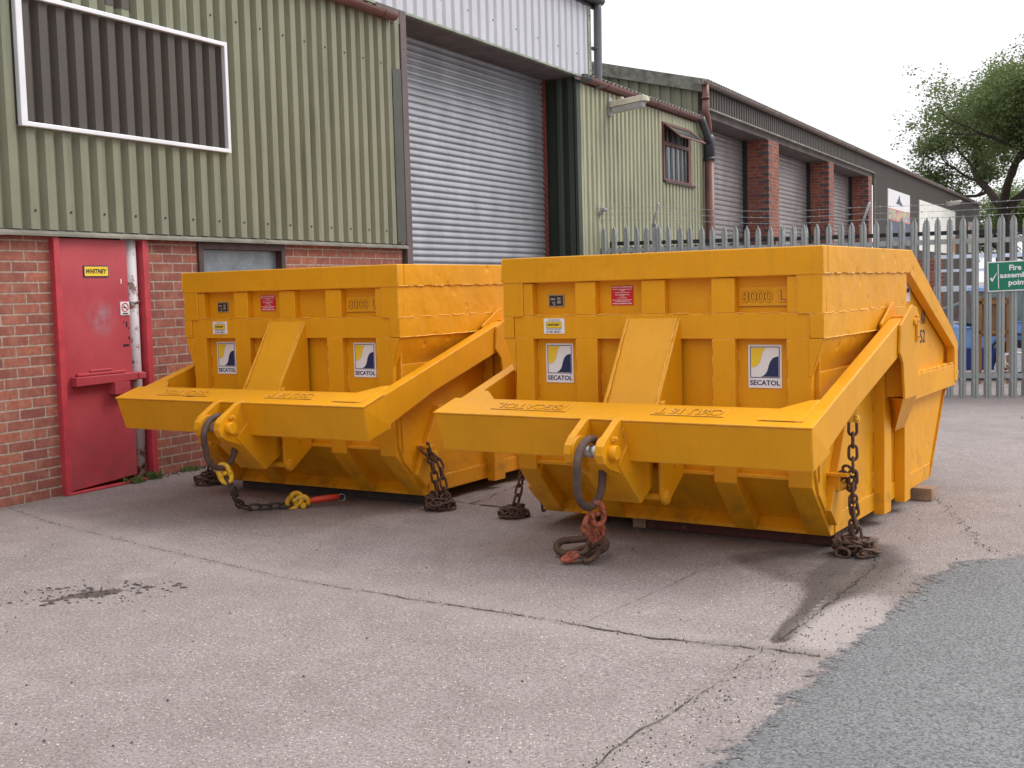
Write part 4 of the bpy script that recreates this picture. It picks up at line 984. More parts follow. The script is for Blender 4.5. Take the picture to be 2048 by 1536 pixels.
# stickers
def logo(u0, z0, W_=.178, Hh=.222):
    st = MB(); y_ = .046; st.box(u0, u0 + W_, y_, y_ + .003, z0, z0 + Hh); base_ = st.build('logo_sticker', M['white'], SK)
    x0, x1, zb, zt_ = u0 + .010, u0 + W_ - .010, z0 + .052, z0 + Hh - .010; yy = y_ - .0012
    mb = MB()
    for a in ((x0, x1, zb, zb + .0035), (x0, x1, zt_ - .0035, zt_), (x0, x0 + .0035, zb, zt_), (x1 - .0035, x1, zb, zt_)): mb.box(a[0], a[1], yy, yy + .001, a[2], a[3])
    W2_, H2 = x1 - x0 - .012, zt_ - zb - .012; ox, oz = x0 + .006, zb + .006
    P_ = lambda p, q: (ox + p * W2_, oz + q * H2)
    nv = [(.36, .0), (.48, .06), (.56, .15), (.61, .27), (.65, .42), (.71, .55), (.80, .65), (.90, .69), (1, .71), (1, 0)]
    f = mb.bm.faces.new([mb.bm.verts.new((P_(*q)[0], yy, P_(*q)[1])) for q in nv])
    text_mesh('SECATOL', mb, W_ - .018, (u0 + .009, y_, z0 + .014), (1, 0, 0), (0, 0, 1), .026, .0012, .022)
    # slab serifs
    mb.build('navy_print', M['navy'], base_)
    mb = MB(); yl = [(0, 1), (.55, 1), (.47, .93), (.42, .84), (.38, .70), (.34, .55), (.28, .44), (.18, .36), (.08, .33), (0, .32)]
    mb.bm.faces.new([mb.bm.verts.new((P_(*q)[0], yy, P_(*q)[1])) for q in yl]); mb.build('yellow_print', M['sign_yellow'], base_)
logo(-.690, .874); logo(.527, .870)
st = MB(); st.box(-.671, -.537, -.003, 0, 1.153, 1.238); ws = st.build('hire_sticker', M['white'], SK)
mb = MB(); mb.box(-.655, -.556, -.0045, -.003, 1.184, 1.221); mb.build('yellow_print', M['sign_yellow'], ws)
mb = MB(); text_mesh('WHITNEY', mb, .080, (-.645, -.0046, 1.196), (1, 0, 0), (0, 0, 1), .013, .0006, .04, 1, .3)
for a in ((-.655, -.556, 1.184, 1.186), (-.655, -.556, 1.219, 1.221), (-.655, -.6535, 1.184, 1.221), (-.5575, -.556, 1.184, 1.221)): mb.box(a[0], a[1], -.0052, -.0044, a[2], a[3])
mb.build('black_print', M['black'], ws)
mb = MB(); text_mesh('ON HIRE FROM', mb, .074, (-.641, -.003, 1.2265), (1, 0, 0), (0, 0, 1), .006, .0006, .01)
text_mesh('NATIONAL HIRE FLEET', mb, .096, (-.654, -.003, 1.173), (1, 0, 0), (0, 0, 1), .006, .0006, .01); text_mesh('01785 282811', mb, .096, (-.654, -.003, 1.158), (1, 0, 0), (0, 0, 1), .010, .0006, .02)
mb.build('navy_print', M['navy'], ws)
st = MB(); st.box(-.262, -.129, .046, .049, 1.305, 1.412); rs = st.build('warning_sticker', M['sign_red'], SK)
mb = MB()
for i, (tx, wd, zz_, hh) in enumerate((('SECATOL AUTOKIP SKIPS', .124, 1.400, .008), ('ENSURE THAT THE CHAINS ARE SECURELY', .120, 1.389, .005), ('ATTACHED', .03, 1.382, .005), ('DO NOT EXCEED THE LOAD', .09, 1.372, .005), ('KEEP CLEAR WHEN TIPPING', .085, 1.360, .005), ('AT ALL TIMES', .03, 1.353, .005), ('DO NOT STAND UNDER', .06, 1.343, .004), ('CHECK PINS BEFORE USE AND REPORT', .12, 1.331, .005), ('ALL DAMAGE BEFORE LIFTING', .09, 1.324, .004), ('WHITNEY ENGINEERING LIMITED', .12, 1.311, .007))):
    text_mesh(tx, mb, wd, (-.1955 - wd / 2, .046, zz_), (1, 0, 0), (0, 0, 1), hh, .0008, .02)
mb.build('white_print', M['white'], rs)
st = MB(); st.box(-.665, -.562, .044, .052, 1.302, 1.372); dp = st.build('data_plate', simple('brass_plate', (.42, .32, .18), .4, .5, .2, 30), SK)
mb = MB(); mb.box(-.657, -.570, .0425, .0445, 1.309, 1.365); mb.build('black_face', M['black'], dp)
mb = MB()
for u_, z_, a, b in ((-.648, 1.340, .028, .012), (-.606, 1.343, .022, .012), (-.640, 1.322, .022, .008), (-.606, 1.320, .024, .018), (-.632, 1.312, .012, .006)): mb.box(u_, u_ + a, .0415, .0428, z_, z_ + b)
mb.build('stamped_fields', M['steel'], dp)
mb = MB(); mb.box(.482, .749, .044, .051, 1.290, 1.388); mb.build('volume_plate', Y, SK, .001)
mb = MB(); text_mesh('8000', mb, .165, (.495, .044, 1.309), (1, 0, 0), (0, 0, 1), .058, .0045, .0); mb.build('volume_digits', Y, SK, .001)
mb = MB(); text_mesh('L', mb, .034, (.696, .044, 1.310), (1, 0, 0), (0, 0, 1), .056, .0045, .0); o_ = mb.build('volume_letter', Y, SK, .001)
mb = MB(); text_mesh('8000', mb, .169, (.493, .044, 1.307), (1, 0, 0), (0, 0, 1), .062, .0015, .045); text_mesh('L', mb, .038, (.694, .044, 1.308), (1, 0, 0), (0, 0, 1), .060, .0015, .045); mb.build('letter_outline', M['gapline'], o_)
mb = MB(); mb.box(.482, .749, .0435, .0505, 1.2875, 1.2898); mb.build('plate_gap', simple('plate_shadow_gap', (.25, .11, .01), .8), SK)
# white sticker near the rim and the stencil are only on the right-hand skip: added after the copy
LK = copy_tree(SK); LK.location = L0; LK.rotation_euler = (0, 0, LA)
tag(LK, 'left-hand yellow steel tipping skip beside the brick wall and red door', 'skip', 'yellow tipping skips')
mb = MB(); text_mesh('AX', mb, .12, (.8765, 2.13, 1.115), (0, 1, 0), (0, 0, 1), .085, .0008, .01); text_mesh('52', mb, .13, (.8765, 2.11, .995), (0, 1, 0), (0, 0, 1), .085, .0008, .01)
mb.build('stencil_number', simple('faded_black_stencil', (.05, .04, .07), .7, 0, .5, 60), SK)
mb = MB(); mb.box(.8755, .878, 1.66, 1.86, 1.27, 1.40); s9 = mb.build('side_sticker', M['white'], SK)
mb = MB(); text_mesh('FFRONT', mb, .12, (.8782, 1.65, 1.33), (0, 1, 0), (0, 0, 1), .025, .0006, .02) if False else mb.box(.8782, .879, 1.70, 1.84, 1.325, 1.35); mb.build('printed_bar', M['navy'], s9)
# paint chip slot on the left skip's beam
frL = [c for c in kids(LK) if c.name.startswith('lifting_frame')][0]
mb = MB(); v_, z_ = T(.05, .0105); mb.loft([[(-.42 + .055 * math.cos(t), *T(.075 + .018 * math.sin(t), .0102)) for t in [math.pi + i * math.pi / 8 for i in range(9)]], [(-.42 + .055 * math.cos(t), *T(.075 + .018 * math.sin(t), .0112)) for t in [math.pi + i * math.pi / 8 for i in range(9)]]])
mb.build('drain_slot', M['black'], frL)

# bearers under the skips and loose things
def place(o, org, ang): o.location = org; o.rotation_euler = (0, 0, ang)
mb = MB(); mb.box(-.25, .86, .40, .50, .002, .070); mb.box(-.25, .86, .39, .505, .066, .076); o = mb.build('steel_bearer', M['red_bearer'], None, .003); place(o, R0, RA); tag(o, 'dark red steel bearer under the front of the right-hand skip', 'bearer')
mb = MB(); mb.box(-.34, -.255, .40, .49, .0, .072); o = mb.build('packing_block', M['timber'], None, .004); place(o, R0, RA); tag(o, 'short pale timber packer at the left end of the red bearer', 'timber block')
mb = MB(); mb.box(-.85, .86, .40, .52, .002, .075); o = mb.build('timber_bearer', simple('dark_old_timber', (.06, .05, .045), .9, 0, .3, 10), None, .004); place(o, L0, LA); tag(o, 'dark timber bearer under the front of the left-hand skip', 'bearer')
mb = MB(); mb.box(-.8, .8, 2.0, 2.12, 0.002, .075); o = mb.build('timber_bearer', M['timber'], None, .004); place(o, L0, LA); tag(o, 'timber bearer under the rear of the left-hand skip', 'bearer')
mb = MB(); mb.box(-.9, .995, 1.93, 2.06, 0.002, .082); o = mb.build('timber_block', M['timber'], None, .004); place(o, R0, RA); tag(o, 'weathered timber block poking out under the rear side of the right-hand skip', 'timber block')

# ================================================================= CHAINS
def loc_to_world(c, u, v, z):
    (o0, an) = (R0, RA) if c == 'R' else (L0, LA)
    return Vector((o0[0] + u * math.cos(an) - v * math.sin(an), o0[1] + u * math.sin(an) + v * math.cos(an), z))
def oval(L, W, r, n=20):
    """stadium-shaped ring in the xz plane, long axis z; returns path"""
    pts = []; R1 = W / 2 - r; h = L / 2 - r - R1
    for i in range(n):
        t = 2 * math.pi * i / n; x, z = R1 * math.cos(t), R1 * math.sin(t)
        pts.append(Vector((x, 0, z + (h if z >= -1e-9 else -h))))
    return pts
mb = MB(); mb.tube(oval(.092, .056, .0075), .0078, 8, closed=True); link_src = mb.build('link', M['chain']); link_me = link_src.data; bpy.data.objects.remove(link_src)
link_dark = link_me.copy(); link_dark.materials[0] = M['chain_dark']
def add_link(parent, base, pos, tdir, roll, me_=None, sc_=1):
    o = bpy.data.objects.new('link', me_ or link_me); C.objects.link(o); o.parent = parent
    t = Vector(tdir).normalized(); q = t.to_track_quat('Z', 'Y') @ Matrix.Rotation(roll, 4, 'Z').to_quaternion()
    o.rotation_mode = 'QUATERNION'; o.rotation_quaternion = q; o.location = Vector(pos) - base; o.scale = (sc_,) * 3
def strand(parent, base, pts, pitch=.064, me_=None, roll0=0.0, sc_=1):
    pts = [Vector(p) for p in pts]; d = [0]
    for i in range(1, len(pts)): d.append(d[-1] + (pts[i] - pts[i - 1]).length)
    def at(t):
        t = min(max(t, 0), d[-1])
        for i in range(1, len(d)):
            if t <= d[i] + 1e-9: return pts[i - 1].lerp(pts[i], (t - d[i - 1]) / max(d[i] - d[i - 1], 1e-9))
        return pts[-1]
    n_ = int(d[-1] / pitch); i = 0
    for i in range(n_ + 1):
        c_ = i * pitch; a, b = at(c_ - pitch / 2), at(c_ + pitch / 2)
        add_link(parent, base, at(c_), b - a if (b - a).length > 1e-6 else Vector((0, 0, 1)), roll0 + (i % 2) * math.pi / 2 + random.uniform(-.2, .2), me_, sc_)
def pile(parent, base, c, r, n, hmax, seed, me_=None):
    random.seed(seed); ang = random.random() * 6; p = Vector((c[0], c[1], .03)); i = 0
    for i in range(n):
        ang += random.uniform(.5, 1.5); rr = r * math.sqrt(random.uniform(.05, 1)); f = i / n
        p = Vector((c[0] + rr * math.cos(ang), c[1] + rr * math.sin(ang), .018 + hmax * f * (1 - .7 * rr / r)))
        t = Vector((math.cos(ang + 1.6), math.sin(ang + 1.6), random.uniform(-.35, .35) * (.3 + f)))
        add_link(parent, base, p, t, random.uniform(0, 3.14) if f > .3 else random.choice((.2, 1.3)), me_)
def chain_at(c, top, foot, label, n_pile, seed, second=None, r=.10, h=.10):
    tp = loc_to_world(c, *top); ft = loc_to_world(c, *foot)
    E_ = empty('chain', (ft.x, ft.y, 0), 0, label, 'chain', 'rusty chains hanging beside the skips'); base = Vector((ft.x, ft.y, 0))
    random.seed(seed); strand(E_, base, [tp, ft])
    if second:
        a = loc_to_world(c, *second[0]); m_ = loc_to_world(c, *second[1]); b = loc_to_world(c, *second[2]); strand(E_, base, [a, m_, b], roll0=.6)
    pile(E_, base, (ft.x, ft.y), r, n_pile, h, seed)
    if top[2] > .6 and c:
        mb = MB(); q = tp - base; ax = Vector((math.cos(RA), math.sin(RA), 0)); mb.cyl(q + Vector((0, 0, .045)) - ax * .035, q + Vector((0, 0, .045)) + ax * .035, .012, 10); mb.tube([q + Vector((0, 0, .045)) - ax * .03, q + Vector((0, 0, .045)) - ax * .012], .024, 6); mb.tube([q + Vector((0, 0, .045)) + ax * .03, q + Vector((0, 0, .045)) + ax * .014], .022, 6)
        mb.box(q.x - .02, q.x + .02, q.y - .01, q.y + .01, q.z + .03, q.z + .10)
        mb.build('shackle_bolt', M['hook_yellow'], E_, .002)
    return E_
chain_at('R', (.995, .28, .655), (1.0, .27, .03), 'rusty doubled chain hanging at the right corner of the right-hand skip', 32, 5, ((.93, .27, .40), (.97, .30, .43), (1.04, .24, .02)), .115, .10)
chain_at('L', (.96, .24, .40), (1.0, .29, .03), 'rusty chain hanging and heaped at the right corner of the left-hand skip', 30, 8, ((.93, .24, .38), (1.0, .30, .30), (1.05, .30, .02)), .10, .12)
chain_at('R', (-.965, .33, .60), (-1.14, .36, .03), 'rusty chain beside the left corner of the right-hand skip, seen under its beam', 22, 13, ((-.95, .40, .5), (-.98, .45, .1), (-1.0, .5, .02)), .09, .08)
chain_at('L', (-.98, .33, .60), (-1.22, .42, .03), 'dark chain heap by the brick wall behind the left corner of the left-hand skip', 24, 17, ((-.95, .4, .5), (-1.0, .42, .1), (-1.1, .42, .02)), .11, .09)
# chain hooks on body sides (part of the skips)
for K in (SK, LK):
    mb = MB()
    for s_ in (-1, 1):
        mb.box(*(sorted((s_ * .875, s_ * .985))), .225, .265, .405, .422); mb.box(*(sorted((s_ * .875, s_ * .94))), .24, .30, .33, .42)
        mb.cyl((s_ * .90, .27, .34), (s_ * .975, .31, .36), .024, 14)
    mb.build('chain_hook', Y, K, .003, 'x')
def shaped_ring(parent, name, mat, center, ax_long, ax_wide, L, W, r, n=28, seg=14):
    mb = MB(); p = oval(L, W, r, n); A_ = Vector(ax_long).normalized(); B_ = Vector(ax_wide); B_ = (B_ - A_ * B_.dot(A_)).normalized()
    mb.tube([Vector(center) + A_ * q.z + B_ * q.x for q in p], r, seg, closed=True); return mb.build(name, mat, parent)
def coupling(parent, name, mat, center, ax_long, ax_wide, L=.13, W=.075, r=.012):
    """two-half hammerlock connector: two thick C halves joined by a centre pin"""
    mb = MB(); A_ = Vector(ax_long).normalized(); B_ = Vector(ax_wide); B_ = (B_ - A_ * B_.dot(A_)).normalized(); N_ = A_.cross(B_); c_ = Vector(center)
    R1 = W / 2 - r
    for s_ in (1, -1):        # each half: a C whose ends thicken into ears round the pin
        pts = []; rs = []
        for i in range(17):
            t = math.pi * i / 16; pts.append(c_ + B_ * R1 * math.cos(t) * (1 + .10 * math.sin(t)) + A_ * s_ * (.006 + (L / 2 - r - .006) * math.sin(t) ** .75)); rs.append(r * (1.0 + .22 * abs(math.cos(t)) ** 4))
        mb.tube(pts, rs, 12)
    for s_ in (1, -1):        # forged ears, flat discs across the pin
        q = c_ + B_ * s_ * R1; mb.tube([q - B_ * r * .55, q + B_ * r * .55], r * 1.75, 16)
    mb.tube([c_ - B_ * (W / 2 + r * .15), c_ + B_ * (W / 2 + r * .15)], r * .7, 12)
    mb.tube([c_ - B_ * R1 * .30, c_ + B_ * R1 * .30], r * 1.05, 12)
    return mb.build(name, mat, parent)
# right: ring, orange couplings, links and a second ring on the ground
ctr = loc_to_world('R', -.015, -.675, 0); E_ = empty('lifting_ring', (ctr.x, ctr.y, 0), 0, 'worn steel ring with orange-painted couplings hanging from the right-hand skip', 'lifting ring', 'lifting rings hung in the skips\' front lugs'); base = Vector((ctr.x, ctr.y, 0))
Vd = Vector((-math.sin(RA), math.cos(RA), 0)); Ud = Vector((math.cos(RA), math.sin(RA), 0)); Zd = Vector((0, 0, 1))
rc = loc_to_world('R', -.015, -.675, .495) - base
shaped_ring(E_, 'master_ring', M['ring'], rc, Zd + Vd * .10, Vd, .375, .30, .0205, 36)
bt = rc - Zd * .16
coupling(E_, 'coupling', M['orange_rust'], bt + Vector((.035, .045, -.052)), Vector((.20, .45, -1)), Vector((1, .3, .2)), .155, .088, .0130)
coupling(E_, 'coupling', M['orange_rust'], bt + Vector((-.018, .05, -.110)), Vector((-.10, .35, -1)), Vector((.6, 1, 0)), .125, .072, .012)
coupling(E_, 'coupling', M['orange_rust'], bt + Vector((.038, .12, -.165)), Vector((-.35, .6, -1)), Vector((.9, .5, .1)), .130, .076, .0125)
shaped_ring(E_, 'ground_ring', M['chain'], Vector((-.03, .36, .055)), Vector((1, .05, .05)), Vector((0, .9, .45)), .30, .15, .0195, 28)
shaped_ring(E_, 'link', M['chain'], Vector((.0, .235, .090)), Vector((.55, -.1, .8)), Vector((.4, 1, .1)), .145, .080, .0130)
shaped_ring(E_, 'link', M['chain'], Vector((.01, .18, .040)), Vector((.6, .8, .35)), Vector((1, -.6, .2)), .125, .076, .0125)
shaped_ring(E_, 'link', M['chain'], Vector((-.055, .20, .060)), Vector((-1, .3, -.4)), Vector((.2, 1, .5)), .125, .070, .0125)
shaped_ring(E_, 'link', M['chain'], Vector((.03, .27, .055)), Vector((1, .5, .5)), Vector((-.3, 1, .3)), .125, .070, .0125)
coupling(E_, 'coupling', M['orange_rust'], Vector((-.095, .185, .036)), Vector((1, .2, .35)), Vector((0, 1, .2)), .115, .066, .012)
# left: ring, yellow coupling, chain and yellow hook with red grip
ctr = loc_to_world('L', -.015, -.63, 0); E_ = empty('hook_chain', (ctr.x, ctr.y, 0), 0, 'ring, yellow coupling and dark chain ending in a yellow hook with red grip', 'hook chain', 'lifting rings hung in the skips\' front lugs'); base = Vector((ctr.x, ctr.y, 0))
VdL = Vector((-math.sin(LA), math.cos(LA), 0))
rc = loc_to_world('L', -.015, -.635, .505) - base
shaped_ring(E_, 'master_ring', M['ring'], rc, Zd - VdL * .16, VdL, .365, .285, .0195, 36)
bt = rc - Zd * .165 + VdL * .012
coupling(E_, 'coupling', M['hook_yellow'], bt + Vector((.015, .0, -.035)), Vector((.35, .05, -1)), Vector((.9, .35, .4)), .150, .092, .0145)
p0 = bt + base + Vector((.04, .01, -.095))
path = [p0, p0 + Vector((.02, .01, -.05)), Vector((-1.80, 7.58, .09)), Vector((-1.775, 7.66, .035)), Vector((-1.70, 7.70, .024)), Vector((-1.62, 7.72, .024)), Vector((-1.50, 7.735, .03))]
random.seed(2); strand(E_, base, path, .066, link_dark, .4, 1.05)
hk = Vector((-1.455, 7.745, .045)) - base
coupling(E_, 'coupling', M['hook_yellow'], hk + Vector((.0, .0, .01)), Vector((.55, .1, .65)), Vector((1, .2, -.7)), .14, .10, .0145)
mb = MB(); pts = []
for i in range(15):
    t = -.5 + i / 14 * 4.2; pts.append(hk + Vector((.045 + .045 * math.cos(t), .01, -.012 + .040 * math.sin(t) * .9 + .01)))
mb.tube(pts, [.014 + .004 * math.sin(i / 14 * math.pi) for i in range(15)], 12)
mb.tube([hk + Vector((.06, -.03, -.022)), hk + Vector((.06, .04, -.022))], .018, 14)
mb.build('hook', M['hook_yellow'], E_)
mb = MB(); mb.tube([hk + Vector((.075, .02, .0)), hk + Vector((.12, .03, .004)), hk + Vector((.20, .06, .010)), hk + Vector((.27, .085, .014)), hk + Vector((.283, .09, .014))], [.012, .0215, .0225, .019, .008], 16); mb.build('red_grip', M['redgrip'], E_)
mb = MB(); q = hk + Vector((.295, .095, .006)); mb.tube([q + Vector((.024 * math.cos(t * .524), .01 * math.cos(t * .524), .024 * math.sin(t * .524))) for t in range(12)], .0028, 6, closed=True); mb.build('key_ring', M['steel'], E_)
mb = MB(); mb.tube([hk + Vector((.01, -.0, .035)), hk + Vector((.03, 0, .005))], .008, 8); mb.build('latch_tongue', M['steel'], E_)

# ================================================================= PALISADE FENCE
FA = R_(-18.8); FO = Vector((1.29, 17.12, 0)); FD = Vector((math.cos(FA), math.sin(FA), 0)); FN = Vector((-math.sin(FA), math.cos(FA), 0))
def fgz(s): return -.16 * ss(0, 3, s) - .0
fence = empty('palisade_fence', FO, FA, 'galvanised steel palisade fence with pointed pales and barbed wire on cranked arms', 'fence')
def pale_mesh(mat, hgt=2.42):
    mb = MB(); Wp = .040; prof = [(-Wp, .012), (-Wp * .62, -.010), (-Wp * .22, -.010), (0, .002), (Wp * .22, -.010), (Wp * .62, -.010), (Wp, .012)]
    lps = []
    for z_, k_, d in ((0, 1, 0), (hgt - .12, 1, 0), (hgt - .05, .72, 0), (hgt - .05, .50, 0), (hgt, .08, 0)):
        fr_ = [(x * k_, y, z_) for x, y in prof]; bk = [(x * k_, y + .004, z_) for x, y in reversed(prof)]; lps.append(fr_ + bk)
    mb.loft(lps)
    for z_ in (.35, hgt - .32): mb.cyl((0, -.004, z_), (0, -.016, z_), .008, 8)
    return mb.build('pale', mat)
p0_ = pale_mesh(M['galv']); pm = p0_.data; bpy.data.objects.remove(p0_)
random.seed(4); s_ = .10; i = 0
while s_ < 9.6:
    o = bpy.data.objects.new('pale', pm); C.objects.link(o); o.parent = fence; o.location = (s_, -.03, fgz(s_) - .04 + random.uniform(-.006, .006) - .09 * (1 - ss(0, 4.5, s_))); o.rotation_euler = (0, R_(random.uniform(-.4, .4)), R_(random.uniform(-2, 2))); s_ += .155; i += 1
for z_ in (.28, 2.04):
    mb = MB(); zA = z_ - .10 - .055; mb.loft([[(0, -.015, zA + q), (0, .03, zA + q)] + [] for q in (0,)] and [[(0, -.012, z_ - .13), (0, .035, z_ - .13), (0, .035, z_ - .08), (0, -.012, z_ - .065)], [(3, -.012, z_ - .18), (3, .035, z_ - .18), (3, .035, z_ - .13), (3, -.012, z_ - .115)], [(9.6, -.012, z_ - .18), (9.6, .035, z_ - .18), (9.6, .035, z_ - .13), (9.6, -.012, z_ - .115)]]); mb.build('rail', M['galv'], fence)
for s_ in (.0, .81, 3.64, 6.47):
    mb = MB(); tz = fgz(s_)
    mb.box(s_ - .035, s_ + .035, .02, .09, tz - .3, tz + 2.32)
    mb.tube([(s_ + .0, .03, tz + 2.28), (s_ + .0, -.0, tz + 2.34), (s_ + .10, -.10, tz + 2.60)], .016, 8)
    mb.build('post', M['galv'], fence)
mb = MB()
for q in range(6): 
    z_ = 2.2 + q * .05; a = q * 1.1; mb.tube([(-.02 + .05 * math.cos(a + t), .02 + .04 * math.sin(a + t), z_ + .02 * t) for t in (0, .9, 1.8, 2.7)], .009, 6)
mb.tube([(-.0, .02, 2.0), (.0, .0, 2.42), (.10, -.05, 2.52), (.16, -.06, 2.50)], .028, 8)
mb.build('wire_anchor', M['galv'], fence)
for j, (dz, dy) in enumerate(((2.38, -.03), (2.46, -.06), (2.545, -.09))):
    mb = MB(); pts = []; s_ = 0
    while s_ < 9.6: 
        sag = -.015 * math.sin(math.pi * ((s_ - .81) % 2.83) / 2.83); pts.append((s_, dy, fgz(s_) + dz + sag + .05 * ss(4, 9, s_))); s_ += .15
    mb.tube(pts, .0026, 5)
    random.seed(j)
    s_ = .1
    while s_ < 9.5:
        i_ = int(s_ / .15); z_ = pts[min(i_, len(pts) - 1)][2]
        for q in range(2):
            d = Vector((random.uniform(-.4, .4), random.uniform(-1, 1), random.uniform(-1, 1))).normalized() * .016; mb.tube([Vector((s_, dy, z_)) - d, Vector((s_, dy, z_)) + d], .0022, 4)
        s_ += .13
    mb.build('barbed_wire', M['galv'], fence)
gate = empty('palisade_gate', FO + FN * .34, FA - R_(.0), 'weathered palisade gate leaf parked just behind the fence, with a black top rail', 'gate')
s_ = 2.57
while s_ < 9.6:
    o = bpy.data.objects.new('pale', pm); C.objects.link(o); o.parent = gate; o.scale = (.72, 1, 1); o.location = (s_, 0, fgz(s_) - .05); s_ += .155
mb = MB(); mb.loft([[(.05, .02, 2.02), (.05, .08, 2.02), (.05, .08, 2.075), (.05, .02, 2.075)], [(3, .02, 1.99), (3, .08, 1.99), (3, .08, 2.045), (3, .02, 2.045)], [(9.6, .02, 2.0), (9.6, .08, 2.0), (9.6, .08, 2.05), (9.6, .02, 2.05)]]); mb.build('top_rail', M['black'], gate)
mb = MB(); mb.box(.1, 9.6, .02, .07, .05, .12); mb.build('bottom_rail', M['galv_dark'], gate)
mb = MB(); s_ = .12
while s_ < 2.5: mb.box(s_, s_ + .05, .03, .05, 1.5, 1.99); s_ += .085
mb.build('toothed_rack', M['galv_dark'], gate)
# fire assembly point sign
sg = empty('safety_sign', FO + FD * 5.20 - FN * .062 + Vector((0, 0, 1.225)), FA, 'green fire assembly point sign with white tick fixed to the palisade fence', 'sign'); sg.rotation_euler = (0, R_(-1.5), FA)
mb = MB(); mb.box(0, .60, -.004, 0, 0, .385); mb.build('border', M['white'], sg, .001)
mb = MB(); mb.box(.014, .586, -.006, -.0035, .014, .371); mb.build('face', M['sign_green'], sg)
mb = MB(); mb.box(.126, .136, -.0075, -.0055, .035, .350)
mb.loft([[(.028, -.0062, .165), (.048, -.0062, .185), (.058, -.0062, .165), (.048, -.0062, .135)], [(.028, -.0075, .165), (.048, -.0075, .185), (.058, -.0075, .165), (.048, -.0075, .135)]])
mb.loft([[(.048, -.0062, .135), (.062, -.0062, .130), (.118, -.0062, .245), (.108, -.0062, .240), (.060, -.0062, .165)], [(.048, -.0076, .135), (.062, -.0076, .130), (.118, -.0076, .245), (.108, -.0076, .240), (.060, -.0076, .165)]])
text_mesh('Fire', mb, .145, (.262, -.006, .262), (1, 0, 0), (0, 0, 1), .074, .0012, .03)
text_mesh('assembly', mb, .395, (.148, -.006, .150), (1, 0, 0), (0, 0, 1), .088, .0012, .03); text_mesh('point', mb, .215, (.250, -.006, .052), (1, 0, 0), (0, 0, 1), .088, .0012, .03)
mb.build('lettering', M['white'], sg)

# ================================================================= THINGS BEYOND THE FENCE
def pxw(px, py, Yd_):
    dx, dy = px - 1024, py - 768; c_, s_ = math.cos(ROLL), math.sin(ROLL); a = dx * c_ - dy * s_; b = dx * s_ + dy * c_
    x = a / F_PX; u = -b / F_PX; c_, s_ = math.cos(PITCH), math.sin(PITCH); r = Vector((x, c_ - u * s_, s_ + u * c_)); return Vector((0, 0, CAM_H)) + r * (Yd_ / r.y)
car = empty('estate_car', (9.15, 18.6, -.16), R_(-10), 'pale blue estate car parked behind the palisade fence', 'car')
mb = MB()
body_s = [(-2.15, .32), (-2.18, .60), (-2.10, .82), (-1.35, .90), (1.05, .92), (1.9, .80), (2.15, .62), (2.15, .32)]
mb.loft([[(x, -.80, z_) for x, z_ in body_s], [(x, -.84, z_ if z_ < .8 else z_ - .01) for x, z_ in body_s], [(x, .84, z_) for x, z_ in body_s]]); mb.build('body', M['blue'], car, .03)
mb = MB(); mb.loft([[(-2.0, -.78, .88), (1.1, -.78, .90), (.45, -.66, 1.36), (-1.75, -.66, 1.38)], [(-2.0, .78, .88), (1.1, .78, .90), (.45, .66, 1.36), (-1.75, .66, 1.38)]]); mb.build('glasshouse', glass('car_glass', (.10, .16, .17), .05), car)
mb = MB(); mb.loft([[(-1.78, -.68, 1.36), (.50, -.68, 1.34), (.42, -.64, 1.40), (-1.74, -.64, 1.42)], [(-1.78, .68, 1.36), (.50, .68, 1.34), (.42, .64, 1.40), (-1.74, .64, 1.42)]])
for a in (-.95, .0): mb.loft([[(a, -.785, .89), (a + .07, -.785, .89), (a + .05, -.67, 1.37), (a, -.67, 1.37)], [(a, -.76, .89), (a + .07, -.76, .89), (a + .05, -.65, 1.37), (a, -.65, 1.37)]])
mb.build('roof', M['blue'], car, .01)
mb = MB(); mb.box(-2.17, 2.16, -.855, .855, .16, .50); mb.build('dark_sill', M['blue_dark'], car, .01)
for x in (-1.35, 1.35):
    mb = MB(); mb.cyl((x, -.87, .31), (x, -.66, .31), .31, 24); wl = mb.build('wheel', M['tyre'], car)
    mb = MB(); mb.cyl((x, -.875, .31), (x, -.80, .31), .19, 20); mb.build('rim', M['whitepaint'], wl)
    mb = MB(); mb.tube([(x + .40 * math.cos(math.pi * i / 10), -.845, .31 + .40 * math.sin(math.pi * i / 10)) for i in range(11)], .02, 6); mb.build('wheel_arch', M['black'], car)
a = pxw(1956, 672, 17.6)
bd = empty('plywood_panel', (a.x, a.y, -.16), R_(-14), 'brown plywood crate side propped up between the fence and the blue car', 'panel')
mb = MB(); mb.box(0, .44, -.02, .02, .70, 1.28); mb.build('board', M['brown_ply'], bd)
mb = MB(); mb.box(0, .44, -.04, -.02, .74, .79); mb.box(0, .44, -.04, -.02, 1.18, 1.23); mb.box(.0, .05, -.04, -.02, .0, 1.28); mb.box(.39, .44, -.04, -.02, .0, 1.28); mb.build('batten', simple('orange_batten', (.35, .17, .06), .7), bd, 0, 'isl')
a = pxw(1880, 512, 19.5)
rk = empty('steel_rack', (a.x, 19.6, -.16), R_(-8), 'white tubular pipe rack standing behind the palisade fence', 'rack')
for z_, r_ in ((1.74, .04), (1.52, .03), (1.20, .06)):
    mb = MB(); mb.box(-.05, 3.4, -r_, r_, z_ + .16, z_ + .16 + r_ * 1.5); mb.build('cross_bar', M['whitepaint'], rk)
for x in (0.0, 1.2, 2.4, 3.3):
    mb = MB(); mb.box(x - .03, x + .03, .02, .08, 0, 1.9); mb.build('upright', M['galv_dark'], rk)
mb = MB(); mb.tube([(-.0, -.1, 1.05), (2.2, -.1, 1.75)], .035, 8); mb.build('diagonal_pole', M['galv'], rk)
